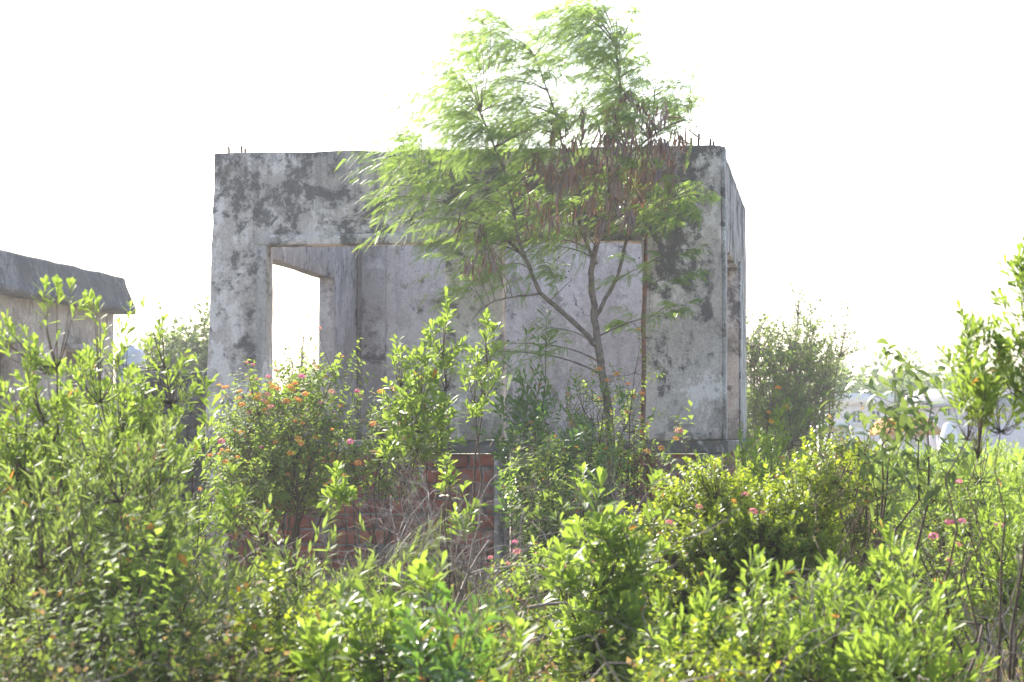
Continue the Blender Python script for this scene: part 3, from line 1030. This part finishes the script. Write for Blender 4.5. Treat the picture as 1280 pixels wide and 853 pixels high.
# --- foreground row
S('leafy_shrub', 'low yellowish shrub catching the sun in the bottom left', 'shrub', 110, 700, 220, 8.2, 'lantana', 130, 110, G1, limbs=8)
S('leafy_shrub', 'small bright clump of leaves at the bottom, left of centre', 'shrub', 400, 778, 100, 7.2, 'rosette', 40, 111, G1, limbs=7)
S('leafy_shrub', 'bright upright-leaved shrub at bottom centre-left', 'shrub', 480, 718, 170, 8.6, 'rosette', 85, 112, G1, limbs=8)
S('leafy_shrub', 'glossy green shrub in the bottom centre under the dead twigs', 'shrub', 600, 732, 200, 9, 'wedge', 120, 113, G1, limbs=10)
S('leafy_shrub', 'small shrub with upright leaves at the very bottom centre', 'shrub', 640, 815, 130, 7, 'rosette', 42, 114, G1, limbs=6)
S('leafy_shrub', 'large-leaved shrub right of centre in front of the round bright bush', 'shrub', 760, 600, 150, 10, 'rosette', 100, 115, G1, limbs=9, blob=.36)
S('leafy_shrub', 'shrub with two bright leafy heads right of the brick base', 'shrub', 700, 588, 95, 12, 'rosette', 34, 116, G1, limbs=5)
S('leafy_shrub', 'wide drooping leafy shrub in front of the round bright bush', 'shrub', 900, 725, 230, 8.6, 'wedge', 170, 117, G1, limbs=11)
S('leafy_shrub', 'dense shrub in the right foreground, left of the bare soil', 'shrub', 1060, 690, 230, 9.2, 'wedge', 170, 118, G1, limbs=11)
S('leafy_shrub', 'low dark shrub at the bottom right of centre', 'shrub', 890, 775, 200, 7.6, 'small', 130, 119, G1, limbs=8)
S('leafy_shrub', 'leafy foreground shrub at the bottom right edge of the thicket', 'shrub', 1130, 765, 200, 8, 'wedge', 120, 120, G1, limbs=8)
S('leafy_shrub', 'dim shrub in the bottom left corner', 'shrub', 20, 770, 200, 7.5, 'under', 120, 121, G1, limbs=8)
S('leafy_shrub', 'dim low shrub along the bottom edge below the brick base', 'shrub', 260, 775, 220, 8, 'under', 150, 122, G1, limbs=8)
S('fine_leaved_bush', 'soft fine-leaved bush spreading at the bottom edge under the bright clump, left of centre', 'shrub', 330, 735, 190, 9, 'small', 170, 123, limbs=11, blob=.34, scale=1.15)
S('lantana_bush', 'lantana without flowers sprawling over the ground in the left foreground', 'flowering shrub', 150, 640, 200, 8.8, 'lantana', 130, 124, 'flowering lantana bushes', limbs=10, scale=1.1)
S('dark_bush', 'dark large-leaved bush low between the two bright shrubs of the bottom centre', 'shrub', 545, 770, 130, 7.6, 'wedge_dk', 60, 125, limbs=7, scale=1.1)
S('broadleaf_bush', 'sprawling broad-leaved bush at the bottom edge below the round bright bush', 'shrub', 980, 740, 190, 8.4, 'rosette', 90, 126, limbs=9, scale=.95, up=.4)
# --- single bright shoots standing out over the bricks
for i, (px, py, Y, lb) in enumerate((
        (250, 533, 11, 'single bright leafy shoot left of the brick base, just below the ruin corner'),
        (276, 597, 10.5, 'single bright leafy shoot below the left pier of the ruin'),
        (418, 582, 12, 'pair of bright leafy shoots over the bricks, under the orange-flowered bush'),
        (545, 566, 13, 'small bright shoot high on the bricks at the foot of the middle pier'),
        (572, 618, 12, 'bright shoot right of the drooping feathery frond'))):
    S('leafy_sapling', lb, 'sapling', px, py, 46, Y, 'rosette', 5, 140 + i, 'young leafy shoots over the bricks', limbs=3, blob=.30, low=.82, shell=.1, stemr=.006)
# --- middle
S('broadleaf_bush', 'bright broad-leaved bush in front of the middle of the left opening', 'shrub', 508, 392, 112, 15.5, 'rosette', 80, 150, limbs=10, low=.56, blob=.28, scale=1.15, base_px=545)
S('broadleaf_bush', 'broad-leaved bush tucked beside the middle pier under the feathery crown', 'shrub', 590, 408, 80, 17, 'rosette', 18, 151, limbs=5, low=.68, blob=.3)
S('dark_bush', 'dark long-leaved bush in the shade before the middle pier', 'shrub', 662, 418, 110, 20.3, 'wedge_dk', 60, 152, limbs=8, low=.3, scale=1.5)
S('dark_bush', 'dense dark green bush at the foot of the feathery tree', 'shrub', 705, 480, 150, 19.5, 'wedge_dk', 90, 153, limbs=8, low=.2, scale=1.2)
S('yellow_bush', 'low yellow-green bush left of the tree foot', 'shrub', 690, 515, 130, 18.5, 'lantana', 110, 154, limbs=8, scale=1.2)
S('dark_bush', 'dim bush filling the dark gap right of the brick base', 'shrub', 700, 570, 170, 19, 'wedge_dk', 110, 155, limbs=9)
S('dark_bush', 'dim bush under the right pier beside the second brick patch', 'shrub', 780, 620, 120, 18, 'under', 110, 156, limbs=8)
# --- flowering lantanas
GL = 'flowering lantana bushes'
S('lantana_bush', 'rounded lantana bush with orange and pink flowers before the left opening', 'flowering shrub', 352, 420, 225, 19.6, 'lantana', 560, 160, GL,
  flowers=(('fl_orange', 18), ('fl_pink', 10), ('fl_yellow', 12), ('fl_pale', 12)), flower_s=1.05, limbs=20, low=.36, blob=.32, shell=.25, scale=1.2)
S('lantana_bush', 'scraggly lantana with orange flowers beside the middle of the brick top', 'flowering shrub', 470, 470, 120, 19.0, 'lantana', 120, 161, GL,
  flowers=(('fl_orange', 7), ('fl_pink', 2), ('fl_yellow', 4)), flower_s=1.1, limbs=9, low=.5, blob=.3)
S('lantana_bush', 'thin lantana with orange flowers behind the feathery tree trunk', 'flowering shrub', 760, 425, 170, 21.0, 'lantana', 150, 162, GL,
  flowers=(('fl_orange', 10), ('fl_pale', 2), ('fl_yellow', 4)), flower_s=1.0, limbs=11, low=.4, blob=.3)
S('lantana_bush', 'trailing lantana with orange flowers hanging over the left end of the bricks', 'flowering shrub', 300, 545, 130, 18.6, 'lantana', 80, 163, GL,
  flowers=(('fl_orange', 6), ('fl_yellow', 2)), flower_s=.9, limbs=8, low=.5, blob=.28)
S('lantana_bush', 'lantana with a few pink flowers right of the brick base, centre', 'flowering shrub', 690, 668, 160, 13, 'lantana', 120, 164, GL,
  flowers=(('fl_pink', 4), ('fl_pale', 6)), flower_s=.9, limbs=9, low=.3, blob=.32)
S('lantana_bush', 'lantana with orange flowers at the outer right corner of the ruin', 'flowering shrub', 945, 480, 60, 21.5, 'lantana', 45, 165, GL,
  flowers=(('fl_orange', 5), ('fl_yellow', 2)), flower_s=1.2, limbs=5, low=.4)
S('lantana_bush', 'lantana with small pink flowers in the right thicket near the bare soil', 'flowering shrub', 1190, 625, 150, 13, 'lantana', 90, 166, GL,
  flowers=(('fl_pink', 5), ('fl_pale', 3)), flower_s=1.0, limbs=8, low=.3)
S('pale_sapling', 'pale-leaved thin plant with one whitish flower over the right brick patch', 'plant', 842, 530, 60, 14, 'lantana', 16, 167, limbs=4, low=.5, scale=1.1, flowers=(('fl_pale', 1),))
# --- round bright bush
S('round_bush', 'large round bright yellow-green bush with tiny leaves, right of centre', 'shrub', 930, 566, 290, 12, 'small', 2100, 170, limbs=24, low=.25, blob=.27, shell=.3, up=.5,
  flowers=(('fl_pale', 5),), flower_s=.9)
S('round_bush', 'lower part-shaded bush of tiny leaves at the left foot of the round bright bush', 'shrub', 800, 700, 190, 11.5, 'small', 330, 171, limbs=11, low=.2, shell=.3, up=.5)
# --- right-hand side
S('leafy_shrub', 'bright shrub just right of the ruin below the far tree', 'shrub', 960, 512, 110, 20, 'wedge', 110, 180, G1, limbs=9, scale=1.25)
S('leafy_shrub', 'sunlit shrub in front of the distant white buildings', 'shrub', 1075, 560, 180, 17, 'wedge', 150, 181, G1, limbs=10, scale=1.1)
S('leafy_shrub', 'sunlit bush below the distant long building at right', 'shrub', 1190, 550, 170, 15, 'wedge', 150, 182, G1, limbs=10)
S('leafy_shrub', 'green bush at the right edge of the picture, mid height', 'shrub', 1265, 590, 120, 12, 'wedge', 75, 183, G1, limbs=8)
S('leafy_shrub', 'loose shrub between the round bush and the right thicket', 'shrub', 1030, 600, 150, 14.5, 'lantana', 110, 184, G1, limbs=9)
S('tall_shrub', 'tall thin-stemmed shrub with bright leaves against the sky at the right edge', 'shrub', 1238, 348, 165, 9, 'wedge', 85, 185, limbs=6, low=.72, blob=.28, base_px=1215, stemr=.007)
S('droopy_sapling', 'sapling with large drooping dark leaves in front of the distant buildings', 'sapling', 1135, 440, 120, 12, 'compound', 18, 186, limbs=6, low=.6, blob=.32, up=.1, base_px=1085, flop=.45)
S('dark_sapling', 'dark spindly plant with tiny leaves left of the drooping sapling', 'sapling', 1065, 490, 90, 13, 'under', 60, 187, limbs=7, low=.5, blob=.3)


# ------------------------------------------------------------------ dead twiggy shrubs
def dead_shrub(label, px, py, wpx, Y, seed, base_px=None, mat='dry', n0=4, depthn=5, name='dead_shrub', r=.009):
    rg = np.random.default_rng(seed)
    tp = at(px, py, Y)
    bx = at(base_px or px, py, Y)[0]
    gz = ground_z(bx, Y)
    H = tp[2] - gz
    a = Acc()
    lean = (tp[0] - bx) / H

    def grow(p, d, L, r, lv):
        n = 5
        pts = [p]
        q = p.copy()
        dd = d.copy()
        for i in range(n):
            dd = nrm(dd + rg.normal(0, .16, 3))
            q = q + dd * L / n
            pts.append(q.copy())
        a.tube(pts, np.linspace(r, r * .55, n + 1), 4)
        if lv <= 0:
            return
        for k in range(int(rg.integers(2, 5))):
            i = rg.integers(2, n + 1)
            nd = nrm(dd + rg.normal(0, .55, 3) + np.array([lean * .3, 0, .12]))
            grow(pts[i], nd, L * rg.uniform(.5, .8), r * .5, lv - 1)
    for k in range(n0):
        d = nrm(np.array([lean + rg.normal(0, .22 + wpx / 2 / F * Y / H * .5), rg.normal(0, .25), 1.0]))
        grow(np.array([rg.normal(0, .03), rg.normal(0, .03), -.03]), d, H * .45, r, depthn)
    o = a.build(name, M[mat])
    o.location = (bx, Y, gz)
    # scale so that the top meets the photographed height
    zs = np.concatenate(a.v)[:, 2]
    k = H / max(np.quantile(zs, .999), .1)
    o.scale = (k, k, k)
    tag(o, label, 'dead shrub', 'bare twiggy shrubs')
    return o


dead_shrub('pale dead twiggy shrub standing in front of the brick base and middle pier', 640, 532, 170, 11.5, 201, base_px=585, depthn=5, r=.017)
dead_shrub('fine grey dead twigs over the middle of the bricks', 500, 545, 150, 14, 202, base_px=520, n0=5, r=.013)
dead_shrub('dead twigs tangled in the narrow-leaved shrub, lower left of the bricks', 330, 640, 140, 10, 203, base_px=350)
dead_shrub('bare brownish twigs in the dark gap right of the bricks', 720, 590, 150, 16, 204, n0=5)
dead_shrub('thin bare branches rising in the right thicket beside the tall shrub', 1180, 560, 150, 10, 205, mat='twig', n0=3, depthn=4)
dead_shrub('bare twisted branches over the soil at the lower right edge', 1235, 640, 140, 11, 206, mat='dry', n0=4, depthn=4)
dead_shrub('grey dead twigs in the shade of the left foreground shrub', 100, 690, 140, 8, 207, n0=3, depthn=4)
dead_shrub('sparse dead twigs before the bottom of the round bright bush', 930, 700, 140, 8.4, 208, n0=3, depthn=4)
dead_shrub('thin dead stems above the small pale plant by the right brick patch', 830, 570, 70, 15, 209, n0=3, depthn=3)

# drooping feathery frond sapling over the bricks
Yf = 12
tp = at(548, 632, Yf)
gz = ground_z(tp[0], Yf)
fs = empty('feathery_sapling', (tp[0] + .05, Yf, gz))
tag(fs, 'small feathery-leaved sapling drooping in front of the lower bricks', 'sapling')
rgf = np.random.default_rng(5)
a = Acc()
H = tp[2] - gz
cpts = [np.array(p) for p in ((0, 0, -.03), (.02, 0, H * .4), (.0, 0, H * .8), (-.03, -.02, H * 1.0))]
a.tube(cpts, [.008, .006, .004, .003], 5)
a.build('stem', M['twig'], fs)
a = Acc()
ps = np.array([cpts[3] * t + cpts[2] * (1 - t) for t in np.linspace(-.9, 1, 10)])
ds = np.array([(rgf.uniform(-.9, .1), rgf.uniform(-.4, .2), rgf.uniform(-.2, .4)) for _ in ps])
feather_leaves(a, rgf, ps, ds, .24, wind=(-.2, 0, -.75), nl=15, wl=.0022, ll=.013)
a.build('foliage', M['willow'], fs)

# ------------------------------------------------------------------ undergrowth (nobody could count it)


def undergrowth():
    rg = np.random.default_rng(300)
    lf = Acc()
    st = Acc()
    # each clump: a few shoots
    pos, dirs = [], []
    for i in range(2600):
        Y = rg.uniform(6.6, 20.8)
        px = rg.uniform(-60, 1340)
        x = at(px, 700, Y)[0]
        if px > 1180 and Y > 10 and rg.uniform() < .7:
            continue
        h = rg.uniform(.15, .62) * (1.15 if px < 900 else .9)
        if 265 < px < 630 and Y > 12:
            h *= .6
        n = rg.integers(3, 6)
        gz = ground_z(x, Y)
        for k in range(n):
            p = np.array([x + rg.normal(0, .10), Y + rg.normal(0, .10), gz + h * rg.uniform(.25, 1)])
            pos.append(p)
            dirs.append(nrm(np.array([rg.normal(0, .4), rg.normal(0, .4), .8])))
    pos, dirs = np.array(pos), np.array(dirs)
    shoots(lf, rg, SP['under'], pos, dirs, 1.0)
    o = lf.build('undergrowth', M['under'])
    tag(o, 'tangled low leafy undergrowth covering the ground under the shrubs', 'undergrowth', kind='stuff')
    # long wiry stems and creepers woven through the thicket
    vn = Acc()
    for i in range(170):
        Y = rg.uniform(6.8, 18)
        x = at(rg.uniform(-40, 1320), 700, Y)[0]
        gz = ground_z(x, Y)
        ln = rg.uniform(.5, 1.3)
        h = rg.uniform(.6, 1.15)
        an = rg.uniform(0, 6.28)
        pts = [np.array([x + math.cos(an) * ln * t_ + rg.normal(0, .012), Y + math.sin(an) * ln * t_ * .5 + rg.normal(0, .012), gz + h * (1.9 * t_ - 1.1 * t_ * t_) + rg.normal(0, .012)]) for t_ in np.linspace(0, 1, 12)]
        vn.tube(pts, np.linspace(rg.uniform(.003, .006), .0012, 12), 4)
    o = vn.build('creeper', M['dry'])
    tag(o, 'dry wiry creeper stems looping through the thicket', 'creeper', kind='stuff')
    # grass blades
    g = Acc()
    N = 9000
    Y = rg.uniform(6.5, 24, N)
    px = np.where(rg.uniform(size=N) < .5, rg.uniform(950, 1340, N), rg.uniform(-60, 1340, N))
    x = (px - 640) / F * Y
    z = np.array([ground_z(a_, b_) for a_, b_ in zip(x, Y)])
    p = np.stack([x, Y, z], 1)
    d = nrm(np.stack([rg.normal(0, .35, N), rg.normal(0, .35, N), np.ones(N)], 1))
    put_leaves(g, LANCE, p, d, rg.normal(size=(N, 3)), rg.uniform(.2, .6, N), rg.uniform(.002, .004, N), rg.uniform(.05, .4, N))
    # far meadow
    o = g.build('grass', M['grass'])
    tag(o, 'dry straw-coloured grass between the shrubs', 'grass', kind='stuff')


undergrowth()


def scrub_belt():
    """scrub behind the first thicket, between the ruin and the distant buildings"""
    rg = np.random.default_rng(301)
    lf = Acc()
    pos, dirs = [], []
    for i in range(900):
        Y = rg.uniform(24, 75)
        px = rg.uniform(900, 1340) if rg.uniform() < .75 else rg.uniform(-60, 300)
        x = (px - 640) / F * Y
        h = rg.uniform(.5, 1.25)
        for k in range(7):
            pos.append((x + rg.normal(0, .45), Y + rg.normal(0, .4), h * rg.uniform(.2, 1)))
            dirs.append((rg.normal(0, .4), rg.normal(0, .4), .8))
    pos, dirs = np.array(pos), np.array(dirs)
    shoots(lf, rg, dict(SP['wedge'], n=9), pos, dirs, 2.6)
    o = lf.build('scrub', M['wedge'])
    tag(o, 'green scrub spreading behind the thicket toward the white buildings', 'scrub', kind='stuff')


scrub_belt()


# ------------------------------------------------------------------ background trees
def bg_tree(name, label, px, py, wpx, Y, seed, tips, leaf=.06, mat='far', low=.1, limbs=12, group=None, blob=.3, up=.3, extra=None, base_px=None):
    rg = np.random.default_rng(seed)
    tp = at(px, py, Y)
    x0 = at(base_px, py, Y)[0] if base_px else tp[0]
    root = empty(name, (x0, Y, 0))
    tag(root, label, 'tree', group)
    sp = dict(tpl=OVATE, n=12, L=(leaf * .7, leaf * 1.2), W=leaf * .28, shoot=leaf * 4, ang=(35, 80), droop=.2)
    Rx = wpx / 2 / F * Y
    st, lf, t_, d_ = shrub_geo(rg, sp, tp[2], Rx, Rx, tips, limbs=limbs, low=low, blob=blob, up=up, stemr=.03 * tp[2] / 4, cone=.22, vary=.22, lean=((tp[0] - x0) / tp[2], 0))
    st.build('trunk', M['bark'], root)
    lf.build('crown', M[mat], root)
    return root


bg_tree('wispy_tree', 'wispy rounded tree right of the ruin against the pale sky', 968, 390, 170, 38, 401, 1250, leaf=.08, low=.2, limbs=30, blob=.22, up=.15)
bg_tree('wispy_tree', 'thin whip of foliage rising above the wispy tree right of the ruin', 985, 360, 34, 38.5, 402, 24, leaf=.07, low=.75, limbs=3)
bg_tree('wispy_tree', 'right-hand thinner half of the wispy trees near the ruin', 1025, 395, 75, 39, 403, 220, leaf=.07, low=.5, limbs=7, blob=.25)
bg_tree('far_tree', 'pale green rounded treetop seen between the house and the ruin', 232, 410, 90, 44, 404, 1100, leaf=.16, low=.2, mat='far')
bg_tree('far_tree', 'smaller treetop at the ruin edge behind the dark stone wall', 262, 422, 70, 46, 405, 700, leaf=.16, low=.2, mat='far')
bg_tree('thin_tree', 'faint thin twiggy tree seen through the window opening of the ruin', 373, 385, 60, 31, 406, 16, leaf=.06, low=.62, limbs=5, up=.5)
bg_tree('far_tree', 'low bushy tree in the bottom of the ruin window', 380, 438, 110, 34, 407, 90, leaf=.09, low=.4, mat='wedge')
GT = 'trees along the far skyline'
for i, (px, py, w) in enumerate(((1075, 482, 80), (1040, 476, 70), (1125, 474, 60), (1175, 486, 70), (1222, 482, 60), (1262, 485, 70), (1300, 478, 80))):
    bg_tree('skyline_tree', ('far dark tree behind the left white building', 'far tree at the foot of the wispy tree', 'far tree behind the gap between the white buildings', 'far tree over the left end of the long grey building',
                             'far tree over the middle of the long grey building', 'far tree over the right end of the long grey building', 'far tree at the extreme right of the skyline')[i],
            px, py, w, 112 + 5 * i, 420 + i, 150, leaf=.5, low=.15, group=GT, limbs=7)


# far-off wood as one mass
def far_wood():
    rg = np.random.default_rng(500)
    lf = Acc()
    N = 9000
    px = rg.uniform(-200, 1480, N)
    Y = rg.uniform(150, 185, N)
    x = (px - 640) / F * Y
    hmax = 4.6 + 1.0 * np.sin(px * .021) + 1.1 * np.sin(px * .063 + 2) + rg.normal(0, .3, N)
    p = np.stack([x, Y, hmax * rg.uniform(0, 1, N) ** .6], 1)
    d = rg.normal(size=(N, 3)) + np.array([0, 0, .6])
    put_leaves(lf, OVATE, p, d, rg.normal(size=(N, 3)), rg.uniform(.5, 1.1, N), .3, .2)
    o = lf.build('far_wood', M['far'])
    tag(o, 'dark line of woodland along the horizon', 'wood', kind='stuff')


far_wood()

# ------------------------------------------------------------------ distant buildings
WH = plain_mat('white_render', (.72, .71, .70), var=.12, scale=1.5, bump=.1)
GREYR = plain_mat('grey_roof', (.27, .26, .27), var=.2, scale=1.0, bump=.1)
DARKW = plain_mat('dark_opening', (.05, .055, .06), var=.2, bump=.05)
GLS = plain_mat('bluish_glass', (.10, .14, .2), rough=.15, var=.2, bump=.0, spec=.8)
ORG = plain_mat('orange_tile', (.55, .27, .06), var=.3, scale=4)


def building(name, label, px0, px1, py0, Y, depth, parapet=.25, mat=WH, wins=(), roof='flat', cat='building', ry=0.0):
    a0, a1 = at(px0, py0, Y), at(px1, py0, Y)
    W = a1[0] - a0[0]
    H = a0[2]
    root = empty(name, (a0[0], Y, 0), ry)
    tag(root, label, cat)
    s = Y / F
    # front wall with real openings
    a = Acc()
    wr = [((w[0] - px0) * s, (w[1] - px0) * s, at(0, w[3], Y)[2], at(0, w[2], Y)[2]) for w in wins]
    ub = sorted({0, W} | {q for w in wr for q in w[:2]})
    zb = sorted({-.2, H} | {q for w in wr for q in w[2:]})
    wall_grid(a, ub, zb, lambda u, z: any(w[0] < u < w[1] and w[2] < z < w[3] for w in wr), 0, .25, 'u', cell=2.5, jit=0)
    a.box(0, .25, .253, depth, -.2, H)
    a.box(W - .25, W, .253, depth, -.2, H)
    a.box(0, W, depth + .003, depth + .25, -.2, H)
    a.build('wall', mat, root)
    for w in wr:
        b_ = Acc()
        b_.box(w[0] + .02, w[1] - .02, .12, .16, w[2] + .02, w[3] - .02)
        f_ = b_.build('window', GLS, root)
        b_ = Acc()
        m = (w[0] + w[1]) / 2
        b_.box(m - .04, m + .04, .08, .118, w[2] + .02, w[3] - .02)
        b_.box(w[0] - .06, w[1] + .06, -.08, -.004, w[2] - .1, w[2] - .01)
        b_.build('frame', WH, f_)
    a = Acc()
    if roof == 'flat':
        a.box(-.15, W + .15, -.25, depth + .4, H + .002, H + parapet)
        a.build('roof', mat, root)
    elif roof == 'gable':
        ov = .35
        rh = parapet
        V = [(-ov, -ov, H), (W + ov, -ov, H), (W + ov, depth + ov, H), (-ov, depth + ov, H), (-ov, depth / 2, H + rh), (W + ov, depth / 2, H + rh),
             (-ov, -ov, H - .12), (W + ov, -ov, H - .12), (W + ov, depth + ov, H - .12), (-ov, depth + ov, H - .12)]
        a.add(V, [[(0, 1, 5, 4), (2, 3, 4, 5), (6, 7, 1, 0), (8, 9, 3, 2), (9, 8, 7, 6)], [(1, 7, 8, 2, 5)], [(3, 9, 6, 0, 4)]])
        a.build('roof', ORG if cat == 'shed' else GREYR, root)
    return root


building('white_building', 'distant white flat-roofed building behind the drooping sapling', 1040, 1112, 506, 92, 6, .45, wins=((1066, 1076, 514, 528), (1090, 1100, 514, 528)))
building('low_annex', 'small white block low at the foot of the distant flat-roofed building', 1040, 1058, 536, 60, 3, .15, wins=((1045, 1052, 541, 549),))
building('long_building', 'long low pale grey distant building at the right', 1172, 1330, 506, 100, 8, .75, roof='gable', mat=plain_mat('lilac_render', (.60, .58, .62), var=.1, bump=.1), wins=((1180, 1188, 508, 520), (1215, 1225, 510, 524), (1245, 1258, 510, 524), (1280, 1292, 510, 524)))
building('orange_roof_shed', 'little distant shed with an orange-yellow tiled roof', 1122, 1160, 539, 70, 3, .40, roof='gable', cat='shed', mat=WH, wins=((1128, 1134, 541, 553), (1144, 1152, 541, 553)))
# pale rounded tent
tp = at(1186, 528, 66)
a = Acc()
rw = 15 / F * 66
prof = [(rw, -.1), (rw, .9), (rw * .92, 1.25), (rw * .72, 1.6), (rw * .4, 1.95), (.05, tp[2])]
NS = 24
V = [(r * math.cos(2 * PI * k / NS) * (1 + .03 * (k % 2)), r * math.sin(2 * PI * k / NS) * (1 + .03 * (k % 2)), z) for r, z in prof for k in range(NS)]
a.add(V, [[(i * NS + k, i * NS + (k + 1) % NS, (i + 1) * NS + (k + 1) % NS, (i + 1) * NS + k) for i in range(len(prof) - 1) for k in range(NS)]])
o = a.build('round_tent', plain_mat('white_canvas', (.8, .79, .76), var=.06, bump=.05), smooth=True)
o.location = (tp[0], 66, 0)
tag(o, 'pale rounded canvas tent between the orange-roofed shed and the long building', 'tent')

# ------------------------------------------------------------------ haze, partly added to imitate the veil of lens glare
a = Acc()
a.box(-1000, 1000, -60, 1700, -2.0, 14)
ht = NT('haze_air')
vol = ht.n('ShaderNodeVolumePrincipled', ins={'Color': (.93, .96, 1, 1), 'Density': HAZE, 'Anisotropy': .55})
ht.link(vol.outputs[0], ht.out.inputs['Volume'])
hz = a.build('haze', ht.m)
tag(hz, 'thin bright haze in the air, also standing in for lens glare', 'haze', kind='stuff')

# ------------------------------------------------------------------ light
SUN_AZ = R(-30)     # measured from +Y toward +X
SUN_EL = R(36)
sd = bpy.data.lights.new('sun', 'SUN')
sd.energy = 3.9
sd.angle = R(.6)
sd.color = (1.0, .95, .86)
so = bpy.data.objects.new('sun', sd)
C.objects.link(so)
to_sun = Vector((math.sin(SUN_AZ) * math.cos(SUN_EL), math.cos(SUN_AZ) * math.cos(SUN_EL), math.sin(SUN_EL)))
so.rotation_euler = to_sun.to_track_quat('Z', 'Y').to_euler()
so.location = (0, 0, 30)
w = bpy.data.worlds.new('World')
bpy.context.scene.world = w
w.use_nodes = True
wt = w.node_tree
bg = wt.nodes['Background']
sky = wt.nodes.new('ShaderNodeTexSky')
sky.sky_type = 'NISHITA'
sky.sun_disc = False
sky.sun_elevation = SUN_EL
sky.sun_rotation = SUN_AZ
sky.air_density = 1.0
sky.dust_density = 2.2
sky.ozone_density = 1.0
wt.links.new(sky.outputs[0], bg.inputs[0])
bg.inputs[1].default_value = .13

sc = bpy.context.scene
sc.view_settings.view_transform = 'Standard'
sc.view_settings.look = 'None'
sc.view_settings.exposure = 1.6
sc.view_settings.gamma = 1
sc.render.engine = 'CYCLES'
sc.cycles.use_denoising = True
sc.cycles.max_bounces = 8
sc.cycles.diffuse_bounces = 4
sc.cycles.transmission_bounces = 5
sc.cycles.sample_clamp_indirect = 6
